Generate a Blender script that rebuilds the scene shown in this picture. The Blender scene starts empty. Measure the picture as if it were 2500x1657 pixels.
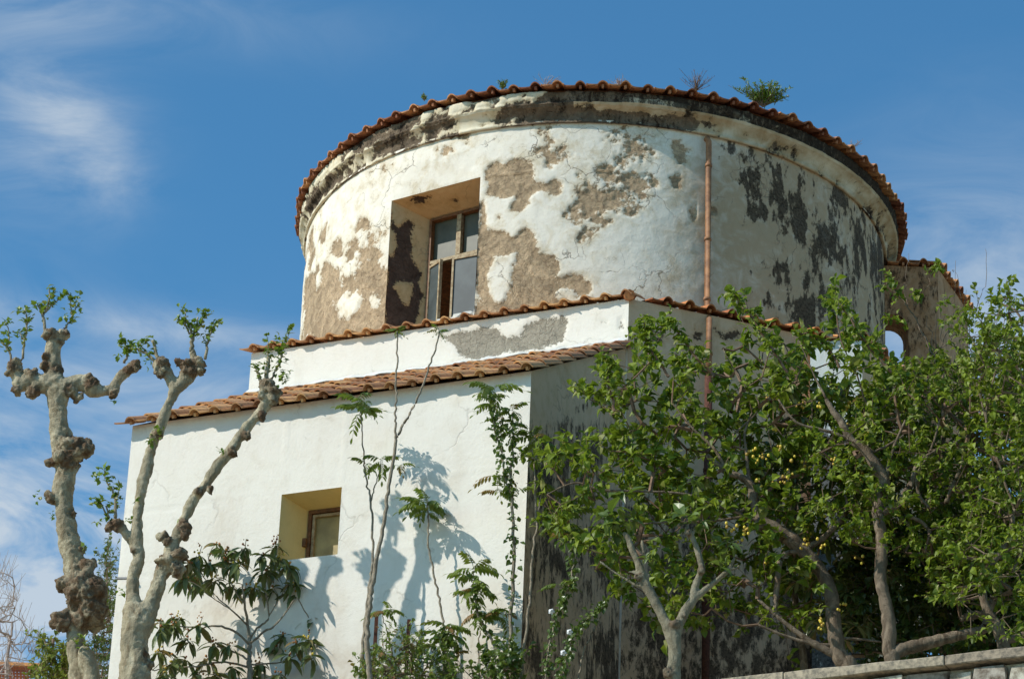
import bpy, bmesh, math, random
import numpy as np
from mathutils import Vector, Matrix, Quaternion

random.seed(7); RNG = np.random.default_rng(7)
scene = bpy.context.scene
COL = scene.collection

# ------------------------------------------------------------------ camera
FPX, PITCH, ROLL = 7484.6, 0.440508, 0.0408992      # focal length in photo pixels (2500 wide)
F_ = np.array([0, math.cos(PITCH), math.sin(PITCH)]); R0 = np.array([1., 0, 0]); U0 = np.cross(R0, F_)
R_ = R0*math.cos(ROLL)+U0*math.sin(ROLL); U_ = -R0*math.sin(ROLL)+U0*math.cos(ROLL)
cam_d = bpy.data.cameras.new('camera'); cam = bpy.data.objects.new('camera', cam_d); COL.objects.link(cam)
cam_d.sensor_width = 36; cam_d.sensor_fit = 'HORIZONTAL'; cam_d.lens = FPX/2500*36
cam_d.clip_start = 0.1; cam_d.clip_end = 5000
cam.matrix_world = Matrix(((R_[0], U_[0], -F_[0], 0), (R_[1], U_[1], -F_[1], 0), (R_[2], U_[2], -F_[2], 0), (0, 0, 0, 1)))
scene.camera = cam

# ------------------------------------------------------------------ light
SUN_AZ, SUN_EL = math.radians(-160.5), math.radians(38)
sun_d = bpy.data.lights.new('sun', 'SUN'); sun_d.energy = 4.1; sun_d.angle = math.radians(0.5); sun_d.color = (1.0, .97, .90)
sun = bpy.data.objects.new('sun', sun_d); COL.objects.link(sun)
sdir = Vector((math.cos(SUN_AZ)*math.cos(SUN_EL), math.sin(SUN_AZ)*math.cos(SUN_EL), math.sin(SUN_EL)))
sun.rotation_euler = sdir.to_track_quat('Z', 'Y').to_euler(); sun.location = (-10, -10, 40)

def ray(x, y): return F_*FPX+R_*(x-1250)-U_*(y-828.5)
def at(x, y, Y): d = ray(x, y); return d*Y/d[1]                       # photo pixel -> point at distance Y
def onplane(x, y, P0, n): d = ray(x, y); return d*(np.dot(P0, n)/np.dot(d, n))
def topx(P):
    P = np.asarray(P, float); z = P@F_
    return np.stack([1250+FPX*(P@R_)/z, 828.5-FPX*(P@U_)/z], -1), z

world = bpy.data.worlds.new('World'); scene.world = world; world.use_nodes = True
wn, wl = world.node_tree.nodes, world.node_tree.links; wn.clear()
wo = wn.new('ShaderNodeOutputWorld'); bg = wn.new('ShaderNodeBackground'); sky = wn.new('ShaderNodeTexSky')
sky.sky_type = 'NISHITA'; sky.sun_disc = False; sky.sun_elevation = SUN_EL
sky.sun_rotation = math.atan2(sdir.x, sdir.y) % (2*math.pi)
sky.air_density = 1.0; sky.dust_density = 0.25; sky.ozone_density = 3.0; sky.altitude = 100
bg.inputs['Strength'].default_value = 0.15
tcn = wn.new('ShaderNodeTexCoord')
def wmath(op, a, b=None):
    n = wn.new('ShaderNodeMath'); n.operation = op
    for i, v in enumerate((a, b)):
        if v is None: continue
        if isinstance(v, (int, float)): n.inputs[i].default_value = v
        else: wl.new(v, n.inputs[i])
    return n.outputs[0]
# thin cirrus: veils placed by direction and broken up by stretched noise
mp = wn.new('ShaderNodeMapping'); mp.inputs['Scale'].default_value = (9, 9, 24); mp.inputs['Rotation'].default_value = (0.2, 0.25, 0.3)
wl.new(tcn.outputs['Generated'], mp.inputs['Vector'])
nz = wn.new('ShaderNodeTexNoise'); nz.inputs['Scale'].default_value = 1.6; nz.inputs['Detail'].default_value = 9
nz.inputs['Roughness'].default_value = .62; nz.inputs['Distortion'].default_value = .9
wl.new(mp.outputs[0], nz.inputs['Vector'])
total = None
for (px_, py_, rx, ry, s) in ((90, 230, .018, .008, .34), (190, 320, .018, .012, .42), (280, 430, .011, .011, .34), (60, 400, .03, .02, .25), (420, 40, .06, .010, .18),
                              (640, 835, .08, .0055, .42), (330, 930, .08, .007, .32), (150, 760, .05, .006, .25), (2430, 640, .05, .035, .38),
                              (60, 1450, .20, .045, 1.5), (50, 60, .03, .014, .3), (60, 1050, .08, .03, .15), (2440, 880, .06, .03, .3)):
    d = ray(px_, py_); d = d/np.linalg.norm(d)
    sb = wn.new('ShaderNodeVectorMath'); sb.operation = 'SUBTRACT'; wl.new(tcn.outputs['Generated'], sb.inputs[0]); sb.inputs[1].default_value = tuple(d)
    sx = wn.new('ShaderNodeVectorMath'); sx.operation = 'MULTIPLY'; wl.new(sb.outputs[0], sx.inputs[0]); sx.inputs[1].default_value = (1/rx, .5/rx, 1/ry)
    ln = wn.new('ShaderNodeVectorMath'); ln.operation = 'LENGTH'; wl.new(sx.outputs[0], ln.inputs[0])
    e = wmath('POWER', 2.718, wmath('MULTIPLY', wmath('MULTIPLY', ln.outputs['Value'], ln.outputs['Value']), -1.0))
    e = wmath('MULTIPLY', e, s)
    total = e if total is None else wmath('ADD', total, e)
nm = wn.new('ShaderNodeMapRange'); nm.inputs['From Min'].default_value = .34; nm.inputs['From Max'].default_value = .70
nm.inputs['To Min'].default_value = .08; nm.inputs['To Max'].default_value = 1.15
wl.new(nz.outputs['Fac'], nm.inputs['Value'])
cm = wmath('MULTIPLY', total, nm.outputs[0]); cmx = wmath('MINIMUM', cm, .8)
mx = wn.new('ShaderNodeMix'); mx.data_type = 'RGBA'; wl.new(cmx, mx.inputs[0])
hs = wn.new('ShaderNodeHueSaturation'); hs.inputs['Saturation'].default_value = 1.12; hs.inputs['Value'].default_value = 1.0
wl.new(sky.outputs[0], hs.inputs['Color'])
tn = wn.new('ShaderNodeMix'); tn.data_type = 'RGBA'; tn.blend_type = 'MULTIPLY'; tn.inputs[0].default_value = 1; wl.new(hs.outputs[0], tn.inputs[6]); tn.inputs[7].default_value = (.62, .99, 1.0, 1)
wl.new(tn.outputs[2], mx.inputs[6])
mx.inputs[7].default_value = (3.9, 4.35, 4.75, 1)
wl.new(mx.outputs[2], bg.inputs['Color']); wl.new(bg.outputs[0], wo.inputs['Surface'])

scene.view_settings.view_transform = 'Standard'; scene.view_settings.look = 'None'
scene.view_settings.gamma = 1; scene.view_settings.use_curve_mapping = False; scene.view_settings.exposure = 0.08
scene.render.engine = 'CYCLES'

# ------------------------------------------------------------------ noise in python
def _hash(i, j, k):
    n = (i*374761393+j*668265263+k*2147483647+12345) & 0x7fffffff
    n = ((n ^ (n >> 13))*1274126177) & 0x7fffffff
    n = ((n ^ (n >> 15))*2246822519) & 0x7fffffff
    return ((n ^ (n >> 16)) & 0xffff)/65535.
def vnoise(P):
    P = np.asarray(P, float); I = np.floor(P).astype(np.int64); f = P-I; f = f*f*(3-2*f); r = 0
    for a in (0, 1):
        for b in (0, 1):
            for c in (0, 1):
                w = (f[:, 0] if a else 1-f[:, 0])*(f[:, 1] if b else 1-f[:, 1])*(f[:, 2] if c else 1-f[:, 2])
                r = r+w*_hash(I[:, 0]+a, I[:, 1]+b, I[:, 2]+c)
    return r*2-1
def fbm(P, scale, octv=4, gain=.5):
    P = np.asarray(P, float)*scale; r = 0; a = 1
    for o in range(octv):
        r = r+a*vnoise(P+o*17.3); P = P*2.03; a *= gain
    return r
def sdist(Q, poly):
    """signed distance in pixels, positive inside"""
    Q = np.asarray(Q, float); poly = np.asarray(poly, float); n = len(poly); d = np.full(len(Q), 1e9); ins = np.zeros(len(Q), bool)
    for i in range(n):
        a, b = poly[i], poly[(i+1) % n]; ab = b-a
        t = np.clip(((Q-a)@ab)/max(ab@ab, 1e-9), 0, 1); d = np.minimum(d, np.hypot(*(Q-a-t[:, None]*ab).T))
        c = ((a[1] > Q[:, 1]) != (b[1] > Q[:, 1])) & (Q[:, 0] < (b[0]-a[0])*(Q[:, 1]-a[1])/((b[1]-a[1]) if b[1] != a[1] else 1e-9)+a[0])
        ins ^= c
    return np.where(ins, d, -d)
def conv(pts, ox, oy, s): return [(ox+x/s, oy+y/s) for x, y in pts]
def full(pts): return [(x*1.05664, y*1.05664) for x, y in pts]

# ------------------------------------------------------------------ materials
def mat_base(name):
    m = bpy.data.materials.new(name); m.use_nodes = True; nt = m.node_tree; nt.nodes.clear()
    o = nt.nodes.new('ShaderNodeOutputMaterial'); b = nt.nodes.new('ShaderNodeBsdfPrincipled'); nt.links.new(b.outputs[0], o.inputs[0])
    b.inputs['Specular IOR Level'].default_value = .3
    return m, nt, b, o
class N:
    def __init__(s, nt): s.nt = nt
    def new(s, t, **k):
        n = s.nt.nodes.new(t)
        for a, v in k.items(): setattr(n, a, v)
        return n
    def put(s, sock, v):
        if isinstance(v, bpy.types.NodeSocket): s.nt.links.new(v, sock)
        else: sock.default_value = v
    def math(s, op, a, b=0., c=None):
        n = s.new('ShaderNodeMath', operation=op); s.put(n.inputs[0], a); s.put(n.inputs[1], b)
        if c is not None: s.put(n.inputs[2], c)
        return n.outputs[0]
    def coord(s, sc=(1, 1, 1), kind='Object'):
        t = s.new('ShaderNodeTexCoord'); m = s.new('ShaderNodeMapping'); m.inputs['Scale'].default_value = sc
        s.nt.links.new(t.outputs[kind], m.inputs[0]); return m.outputs[0]
    def noise(s, scale, detail=6, rough=.6, vec=None, dist=0.):
        n = s.new('ShaderNodeTexNoise'); n.inputs['Scale'].default_value = scale; n.inputs['Detail'].default_value = detail
        n.inputs['Roughness'].default_value = rough; n.inputs['Distortion'].default_value = dist
        s.put(n.inputs['Vector'], vec if vec is not None else s.coord()); return n.outputs['Fac']
    def ramp(s, v, a, b, lo=0., hi=1.):
        n = s.new('ShaderNodeMapRange'); n.interpolation_type = 'SMOOTHSTEP'; s.put(n.inputs[0], v)
        n.inputs[1].default_value = a; n.inputs[2].default_value = b; n.inputs[3].default_value = lo; n.inputs[4].default_value = hi
        return n.outputs[0]
    def mix(s, f, a, b, blend='MIX'):
        n = s.new('ShaderNodeMix', data_type='RGBA', blend_type=blend); s.put(n.inputs[0], f)
        for i, v in ((6, a), (7, b)):
            if isinstance(v, tuple) and len(v) == 3: v = v+(1,)
            s.put(n.inputs[i], v)
        return n.outputs[2]
    def attr(s, name):
        n = s.new('ShaderNodeAttribute'); n.attribute_name = name; return n.outputs['Fac']
    def bump(s, h, strength, dist=.01, nrm=None):
        n = s.new('ShaderNodeBump'); n.inputs['Strength'].default_value = strength; n.inputs['Distance'].default_value = dist
        s.put(n.inputs['Height'], h)
        if nrm is not None: s.put(n.inputs['Normal'], nrm)
        return n.outputs[0]

def plaster_mat(name, white, coat, crack=1.0, dirt=.3, coat_var=.35, crack_scale=2.6, washk=1., drips=.5, mould_col=(.018, .011, .008)):
    m, nt, b, o = mat_base(name); n = N(nt)
    vec = n.coord()
    fine = n.noise(38, 5, .7, vec); mid = n.noise(7, 7, .62, vec, .6); big = n.noise(1.7, 5, .6, vec)
    grain = n.noise(140, 3, .6, vec)
    # white coat
    w = n.mix(n.ramp(mid, .42, .72, 0, dirt), white, tuple(c*k for c, k in zip(white, (.80, .74, .62))))
    w = n.mix(n.ramp(fine, .55, .75, 0, .22*dirt/.3), w, tuple(c*.62 for c in white))
    # thin worn wash round the lost patches, rain streaks, and dirt mixed with painted shade
    drip = n.noise(5, 7, .7, n.coord((1, 1, .16)), .4); wash = n.math('ADD', n.attr('peel'), n.math('MULTIPLY', n.math('SUBTRACT', fine, .5), 46.0))
    wash = n.math('ADD', wash, n.math('MULTIPLY', n.math('SUBTRACT', mid, .5), 70.0))
    w = n.mix(n.ramp(wash, -24, 6, 0, .62*washk), w, tuple(c*k for c, k in zip(white, (.74, .66, .52))))
    w = n.mix(n.ramp(drip, .50, .74, 0, .35*drips), w, tuple(c*k for c, k in zip(white, (.66, .60, .48))))
    gr = n.math('ADD', n.attr('grime_shade'), n.math('MULTIPLY', n.math('SUBTRACT', mid, .5), n.math('MULTIPLY', n.attr('grime_shade'), 1.6)))
    w = n.mix(n.ramp(gr, 0, 1.1, 0, .9), w, tuple(c*k for c, k in zip(white, (.50, .37, .25))))
    # cracks
    wv = n.new('ShaderNodeVectorMath', operation='ADD'); n.put(wv.inputs[0], vec)
    nn = n.new('ShaderNodeTexNoise'); nn.inputs['Scale'].default_value = 5; nn.inputs['Detail'].default_value = 6; n.put(nn.inputs['Vector'], vec)
    sc = n.new('ShaderNodeVectorMath', operation='SCALE'); n.put(sc.inputs[0], nn.outputs['Color']); sc.inputs['Scale'].default_value = .34
    n.put(wv.inputs[1], sc.outputs[0])
    vo = n.new('ShaderNodeTexVoronoi', feature='DISTANCE_TO_EDGE'); vo.inputs['Scale'].default_value = crack_scale; n.put(vo.inputs['Vector'], wv.outputs[0])
    ck = n.math('MULTIPLY', n.ramp(vo.outputs['Distance'], 0.0, .016, 1, 0), n.ramp(big, .46, .60, 0, 1))
    ck = n.math('MULTIPLY', ck, crack)
    w = n.mix(n.math('MULTIPLY', ck, .75), w, (.16, .12, .08))
    vo3 = n.new('ShaderNodeTexVoronoi', feature='DISTANCE_TO_EDGE'); vo3.inputs['Scale'].default_value = crack_scale*3.4; n.put(vo3.inputs['Vector'], wv.outputs[0])
    c3k = n.math('MULTIPLY', n.ramp(vo3.outputs['Distance'], 0.0, .035, 1, 0), n.math('MULTIPLY', n.ramp(mid, .45, .62, 0, 1), n.ramp(big, .40, .62, .15, 1)))
    w = n.mix(n.math('MULTIPLY', c3k, .42*crack), w, (.22, .165, .11))
    # base coat
    vo2 = n.new('ShaderNodeTexVoronoi', feature='DISTANCE_TO_EDGE'); vo2.inputs['Scale'].default_value = 11; n.put(vo2.inputs['Vector'], wv.outputs[0])
    c2 = n.mix(n.ramp(mid, .3, .75), tuple(c*(1+coat_var) for c in coat), tuple(c*(1-coat_var) for c in coat))
    c2 = n.mix(n.ramp(fine, .35, .7, 0, .55), c2, tuple(c*.6 for c in coat))
    c2 = n.mix(n.ramp(vo2.outputs['Distance'], 0, .03, .55, 0), c2, tuple(c*.3 for c in coat))
    peel = n.math('ADD', n.attr('peel'), n.math('MULTIPLY', n.math('SUBTRACT', fine, .5), 30.0))
    peel = n.math('ADD', peel, n.math('MULTIPLY', n.math('SUBTRACT', mid, .5), 26.0))
    pf = n.ramp(peel, -3, 2.5)
    col = n.mix(pf, w, c2)
    # mould streaks
    vs = n.coord((1, 1, .42)); ms = n.noise(15, 9, .78, vs, .3)
    mo = n.math('ADD', n.attr('mould'), n.math('MULTIPLY', n.math('SUBTRACT', ms, .5), 6.5))
    mf = n.math('MULTIPLY', n.ramp(mo, -.1, .7, 0, .95), n.ramp(fine, .3, .65, 1., .80))
    col = n.mix(mf, col, mould_col)
    n.put(b.inputs['Base Color'], col); b.inputs['Roughness'].default_value = .92; b.inputs['Specular IOR Level'].default_value = .12
    h = n.math('ADD', n.math('MULTIPLY', fine, n.math('ADD', n.math('MULTIPLY', pf, 1.6), .5)), n.math('MULTIPLY', mid, .30))
    h = n.math('SUBTRACT', h, n.math('MULTIPLY', pf, 1.1)); h = n.math('SUBTRACT', h, n.math('MULTIPLY', ck, .8))
    h = n.math('ADD', h, n.math('MULTIPLY', grain, n.math('MULTIPLY', pf, .8)))
    h = n.math('SUBTRACT', h, n.math('MULTIPLY', n.ramp(vo2.outputs['Distance'], 0, .04, 1, 0), n.math('MULTIPLY', pf, .9)))
    n.put(b.inputs['Normal'], n.bump(h, .6, .012))
    return m
WHITE = (.82, .75, .635)
M = {}
M['drum'] = plaster_mat('old_drum_plaster', WHITE, (.46, .33, .205), 1.0, .5)
M['cornice'] = plaster_mat('cornice_plaster', (.74, .66, .50), (.19, .14, .095), .4, .5, .4, 2.6, 1., 1.)
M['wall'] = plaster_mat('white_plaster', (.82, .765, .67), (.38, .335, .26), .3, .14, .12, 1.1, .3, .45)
M['shade_wall'] = plaster_mat('shade_brown_plaster', (.66, .445, .285), (.13, .08, .05), .5, .6, .3, 1.6, 1., 1.)  # browner, darker copy of the white plaster: shade put into its colour
M['reveal'] = plaster_mat('reveal_plaster', (.66, .45, .24), (.115, .07, .05), .4, .45)
M['reveal_clean'] = plaster_mat('yellowed_plaster', (.78, .60, .27), (.3, .25, .18), .1, .2)
M['small_white'] = plaster_mat('weathered_plaster', (.70, .69, .64), (.2, .16, .12), .3, .4)

def simple(name, col, rough=.8, var=.25, scale=20, bump=.3, col2=None, rnd=.0, spec=.3, dist=.004, detail=6):
    m, nt, b, o = mat_base(name); n = N(nt); z = n.noise(scale, detail, .65)
    c2 = col2 if col2 else tuple(c*(1-var) for c in col); c1 = col if col2 else tuple(c*(1+var) for c in col)
    c = n.mix(n.ramp(z, .35, .68), c1, c2)
    if rnd:
        oi = n.new('ShaderNodeObjectInfo'); hsv = n.new('ShaderNodeHueSaturation')
        n.put(hsv.inputs['Value'], n.ramp(oi.outputs['Random'], 0, 1, 1-rnd, 1+rnd*.6)); hsv.inputs['Saturation'].default_value = 1
        n.put(hsv.inputs['Hue'], n.math('MULTIPLY_ADD', oi.outputs['Random'], .02*rnd/.3, .5-.01*rnd/.3)); n.put(hsv.inputs['Color'], c); c = hsv.outputs[0]
    n.put(b.inputs['Base Color'], c); b.inputs['Roughness'].default_value = rough; b.inputs['Specular IOR Level'].default_value = spec
    if bump: n.put(b.inputs['Normal'], n.bump(z, bump, dist))
    return m
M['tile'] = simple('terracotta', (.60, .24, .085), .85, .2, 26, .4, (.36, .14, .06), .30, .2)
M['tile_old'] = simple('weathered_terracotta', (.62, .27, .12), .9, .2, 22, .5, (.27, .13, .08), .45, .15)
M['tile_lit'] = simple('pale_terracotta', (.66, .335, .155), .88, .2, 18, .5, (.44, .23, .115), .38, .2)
M['mortar'] = simple('mortar', (.36, .27, .19), .95, .3, 30, .6)
M['wood'] = simple('weathered_wood', (.46, .36, .22), .7, .2, 30, .4, (.26, .17, .09), 0, .3)
M['wood_dark'] = simple('dark_wood', (.17, .075, .03), .6, .3, 30, .4)
M['pipe'] = simple('rusty_pipe', (.36, .17, .075), .65, .2, 16, .3, (.20, .09, .04), 0, .4)
M['rust'] = simple('rust', (.10, .035, .02), .8, .3, 40, .4)
M['dark'] = simple('unlit_black', (.004, .0035, .003), .9, .1, 5, 0)
M['ground'] = simple('dry_earth', (.50, .41, .29), .95, .3, 3, .5, (.36, .29, .19), 0, .1, .05)
M['road'] = simple('asphalt', (.055, .053, .05), .9, .2, 30, .3)
M['coping'] = simple('coping_stone', (.42, .34, .24), .9, .3, 24, .7, (.15, .13, .10), .15, .2, .006)
M['rubble'] = simple('rubble_stone', (.55, .50, .40), .92, .3, 12, .8, (.17, .13, .09), .3, .15, .012)
M['render'] = simple('crumbling_render', (.62, .58, .48), .92, .3, 7, .9, (.26, .20, .13), 0, .15, .02)
M['petal'] = simple('white_petal', (.8, .8, .78), .6, .05, 20, 0)
M['fruit'] = simple('yellow_fruit', (.62, .42, .05), .45, .15, 20, 0, None, .4, .4)
M['bud'] = simple('brown_fruit', (.42, .17, .05), .7, .3, 20, 0, None, .4)
M['metal'] = simple('grey_metal', (.25, .24, .23), .5, .2, 20, 0)

def glass_mat(name, col, rough, mixf):
    m, nt, b, o = mat_base(name); n = N(nt)
    z = n.noise(5, 5, .6); c = n.mix(n.ramp(z, .3, .7), col, tuple(k*.6 for k in col))
    n.put(b.inputs['Base Color'], c); b.inputs['Roughness'].default_value = rough; b.inputs['Specular IOR Level'].default_value = .35
    b.inputs['Coat Weight'].default_value = mixf*.3; b.inputs['Coat Roughness'].default_value = .12
    return m
M['frosted'] = glass_mat('frosted_glass', (.075, .09, .088), .5, .15)
M['glass'] = glass_mat('dusty_glass', (.12, .115, .075), .45, .1)
M['yellow_glass'] = glass_mat('yellow_dusty_glass', (.46, .36, .16), .5, .1)

def bark(name, c1, c2, knob, scale=9):
    m, nt, b, o = mat_base(name); n = N(nt)
    vs = n.coord((1, 1, .55)); z = n.noise(scale, 8, .65, vs, .8); f = n.noise(scale*7, 5, .7); pat = n.noise(scale*.55, 4, .5, vs, 1.5)
    c = n.mix(n.ramp(z, .38, .66), c1, c2)
    c = n.mix(n.ramp(pat, .50, .56, 0, .6), c, tuple(k*.55 for k in c1))
    kk = n.math('ADD', n.attr('knob'), n.math('MULTIPLY', n.math('SUBTRACT', z, .5), 2.0))
    c = n.mix(n.ramp(kk, .40, 1.1, 0, .9), c, knob)
    c = n.mix(n.ramp(f, .5, .75, 0, .45), c, tuple(k*.35 for k in c2))
    n.put(b.inputs['Base Color'], c); b.inputs['Roughness'].default_value = .9; b.inputs['Specular IOR Level'].default_value = .15
    h = n.math('ADD', z, n.math('MULTIPLY', f, .5)); n.put(b.inputs['Normal'], n.bump(h, 1., .022))
    return m
M['plane_bark'] = bark('plane_bark', (.50, .43, .29), (.23, .18, .11), (.12, .068, .038))
M['plum_bark'] = bark('plum_bark', (.30, .23, .16), (.10, .07, .045), (.08, .055, .04), 14)
M['young_bark'] = bark('young_bark', (.44, .37, .27), (.33, .26, .18), (.2, .12, .08), 30)
M['pollard_bark'] = bark('pale_bark', (.33, .29, .20), (.22, .19, .125), (.16, .11, .07), 16)
M['twig'] = simple('twig_bark', (.17, .12, .08), .8, .3, 30, 0)
M['red_twig'] = simple('reddish_twig', (.17, .105, .065), .8, .3, 30, 0)
M['grey_twig'] = simple('grey_twig', (.34, .27, .23), .9, .2, 30, 0)

def leaf_mat(name, c1, c2, c3=None, rough=.38, trans=.34, spec=.5):
    m, nt, b, o = mat_base(name); n = N(nt)
    oi = n.new('ShaderNodeObjectInfo'); t = n.math('FRACT', n.math('ADD', n.attr('tint'), oi.outputs['Random']))
    c = n.mix(t, c1, c2)
    if c3: c = n.mix(n.ramp(t, .86, .93), c, c3)
    n.put(b.inputs['Base Color'], c); b.inputs['Roughness'].default_value = rough; b.inputs['Specular IOR Level'].default_value = spec
    tr = n.new('ShaderNodeBsdfTranslucent'); n.put(tr.inputs['Color'], n.mix(.5, c, (.20, .30, .02)))
    ms = n.new('ShaderNodeMixShader'); ms.inputs[0].default_value = trans
    nt.links.new(b.outputs[0], ms.inputs[1]); nt.links.new(tr.outputs[0], ms.inputs[2]); nt.links.new(ms.outputs[0], o.inputs[0])
    return m
M['plum_leaf'] = leaf_mat('plum_leaf', (.26, .32, .022), (.060, .105, .009), (.30, .30, .09), .5, .36, .3)
M['hedge_leaf'] = leaf_mat('hedge_leaf', (.25, .27, .034), (.065, .095, .014), (.26, .22, .06), .5, .34, .3)
M['loquat_leaf'] = leaf_mat('loquat_leaf', (.17, .20, .065), (.075, .10, .03), (.24, .16, .05), .36, .18)
M['sapling_leaf'] = leaf_mat('sapling_leaf', (.19, .24, .035), (.10, .15, .022), (.26, .14, .04), .5)
M['plane_leaf'] = leaf_mat('plane_leaf', (.20, .29, .025), (.10, .17, .016), (.28, .27, .06))
M['vine_leaf'] = leaf_mat('vine_leaf', (.15, .21, .04), (.07, .11, .022))
M['dark_leaf'] = leaf_mat('evergreen_leaf', (.08, .115, .025), (.035, .055, .014))

# ------------------------------------------------------------------ object helpers
def thing(name, label, cat, loc=(0, 0, 0), group=None):
    o = bpy.data.objects.new(name, None); COL.objects.link(o); o.location = tuple(loc); o.empty_display_size = .2
    o['label'] = label; o['category'] = cat
    if group: o['group'] = group
    return o
def world_of(o):
    v = Vector((0, 0, 0))
    while o is not None: v = v+o.location; o = o.parent
    return v
def meshdata(name, V, Fc, mats, smooth=False, mi=None, attrs=None):
    me = bpy.data.meshes.new(name); me.from_pydata([tuple(v) for v in V] if not isinstance(V, np.ndarray) else V.tolist(), [], Fc if isinstance(Fc, list) else Fc.tolist())
    for m in (mats if isinstance(mats, (list, tuple)) else [mats]): me.materials.append(m)
    if smooth: me.polygons.foreach_set('use_smooth', [True]*len(me.polygons))
    if mi is not None: me.polygons.foreach_set('material_index', mi)
    for k, a in (attrs or {}).items():
        at_ = me.attributes.new(k, 'FLOAT', 'POINT'); at_.data.foreach_set('value', np.asarray(a, dtype=np.float32))
    me.update(); return me
def part(name, V, Fc, mats, parent=None, smooth=False, mi=None, attrs=None, label=None, kind=None):
    """V in world coordinates; the object's origin sits on its parent's."""
    V = np.asarray(V, float)
    off = np.array(world_of(parent)) if parent is not None else np.zeros(3)
    me = meshdata(name, V-off, Fc, mats, smooth, mi, attrs)
    o = bpy.data.objects.new(name, me); COL.objects.link(o); o.parent = parent
    if label: o['label'] = label
    if kind: o['kind'] = kind
    return o
def inst(name, me, mw, parent, kind=None):
    o = bpy.data.objects.new(name, me); COL.objects.link(o); o.parent = parent
    off = world_of(parent) if parent is not None else Vector((0, 0, 0))
    m = mw.copy(); m.translation = m.translation-off; o.matrix_basis = m
    return o
def box_vf(c0, ax, ay, az):
    """box from corner c0 with edge vectors"""
    c0, ax, ay, az = map(np.array, (c0, ax, ay, az)); V = [c0+i*ax+j*ay+k*az for k in (0, 1) for j in (0, 1) for i in (0, 1)]
    Fc = [(0, 2, 3, 1), (4, 5, 7, 6), (0, 1, 5, 4), (2, 6, 7, 3), (0, 4, 6, 2), (1, 3, 7, 5)]
    if np.dot(np.cross(ax, ay), az) < 0: Fc = [f[::-1] for f in Fc]
    return V, Fc
def merge(*vfs):
    V, Fc = [], []
    for v, f in vfs:
        b = len(V); V += list(v); Fc += [tuple(i+b for i in q) for q in f]
    return V, Fc
def prism_vf(poly, z0, z1):
    n = len(poly); V = [(p[0], p[1], z0) for p in poly]+[(p[0], p[1], z1) for p in poly]
    Fc = [tuple(range(n))[::-1], tuple(range(n, 2*n))]+[(i, (i+1) % n, n+(i+1) % n, n+i) for i in range(n)]
    return V, Fc
def frame_of(d):
    d = d/np.linalg.norm(d); a = np.array([0, 0, 1.]) if abs(d[2]) < .9 else np.array([1., 0, 0])
    u = np.cross(d, a); u /= np.linalg.norm(u); return u, np.cross(d, u)
def tube_vf(P, Rr, sides=7, cap=True, jitter=0.):
    P = np.asarray(P, float); n = len(P); V, Fc = [], []
    for i in range(n):
        d = P[min(i+1, n-1)]-P[max(i-1, 0)]; u, v = frame_of(d)
        for k in range(sides):
            a = 2*math.pi*k/sides; rr = Rr[i]*(1+jitter*(random.random()-.5))
            V.append(P[i]+rr*(math.cos(a)*u+math.sin(a)*v))
    for i in range(n-1):
        for k in range(sides):
            k2 = (k+1) % sides; Fc.append((i*sides+k, i*sides+k2, (i+1)*sides+k2, (i+1)*sides+k))
    if cap: Fc.append(tuple(range(sides))[::-1]); Fc.append(tuple((n-1)*sides+k for k in range(sides)))
    return V, Fc
def smooth_path(P, R, sub=4, wob=0.):
    P = [np.array(p, float) for p in P]; out, rr = [], []
    n = len(P)
    for i in range(n-1):
        p0, p1, p2, p3 = P[max(i-1, 0)], P[i], P[i+1], P[min(i+2, n-1)]
        for k in range(sub):
            t = k/sub; out.append(.5*((2*p1)+(-p0+p2)*t+(2*p0-5*p1+4*p2-p3)*t*t+(-p0+3*p1-3*p2+p3)*t**3)); rr.append(R[i]*(1-t)+R[i+1]*t)
    out.append(P[-1]); rr.append(R[-1])
    if wob:
        for i in range(1, len(out)-1): out[i] = out[i]+np.array([random.gauss(0, wob) for _ in range(3)])
    return out, rr
def path_px(pts, Y, s=1., ox=0., oy=0.):
    """[(x, y, radius in px[, Y])] in a zoomed view -> world points and radii"""
    P, R = [], []
    for q in pts:
        yy = q[3] if len(q) > 3 else Y
        p = at(ox+q[0]/s, oy+q[1]/s, yy); P.append(p); R.append(q[2]/s*(p@F_)/FPX)
    return P, R

# ------------------------------------------------------------------ building geometry
CX, CY = .785, 27.247
ZT = 13.99; RE, RW = 3.035, 2.86
PHI = .40704
TR = np.array([math.cos(PHI), -math.sin(PHI), 0]); NF = np.array([-math.sin(PHI), -math.cos(PHI), 0])     # front facade: to the right, outward
AR = math.radians(20.2); TS = np.array([math.cos(AR), math.sin(AR), 0]); NS = np.array([math.sin(AR), -math.cos(AR), 0])
CO = np.array([1.00116119, 23.95459566, 11.68])           # front corner of the octagonal base
EL = onplane(613, 877, CO, NF)                            # its left end
CR = onplane(1990, 836, CO, NS)                           # right end of the right face
BASE_Z = 6.6
d = ray(1297, 914); A_ = np.array([[d[0], -NF[0]], [d[1], -NF[1]]]); t_, WD = np.linalg.solve(A_, CO[:2])
WC = t_*d; WL = onplane(324, 1040, WC, NF); WLEN = float((WL-WC)@-TR)
ZW = WC[2]+.03
church = thing('church_building', 'round white plastered church tower with peeling walls, tiled roofs and low lean-to wing', 'building', (CX, CY, BASE_Z))

def cyl(a, r, z): return np.stack([CX+.045*np.clip((np.asarray(z)-13.7)/.25, 0, 1)+r*np.cos(a), CY+r*np.sin(a), z+0*a], -1)

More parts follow.
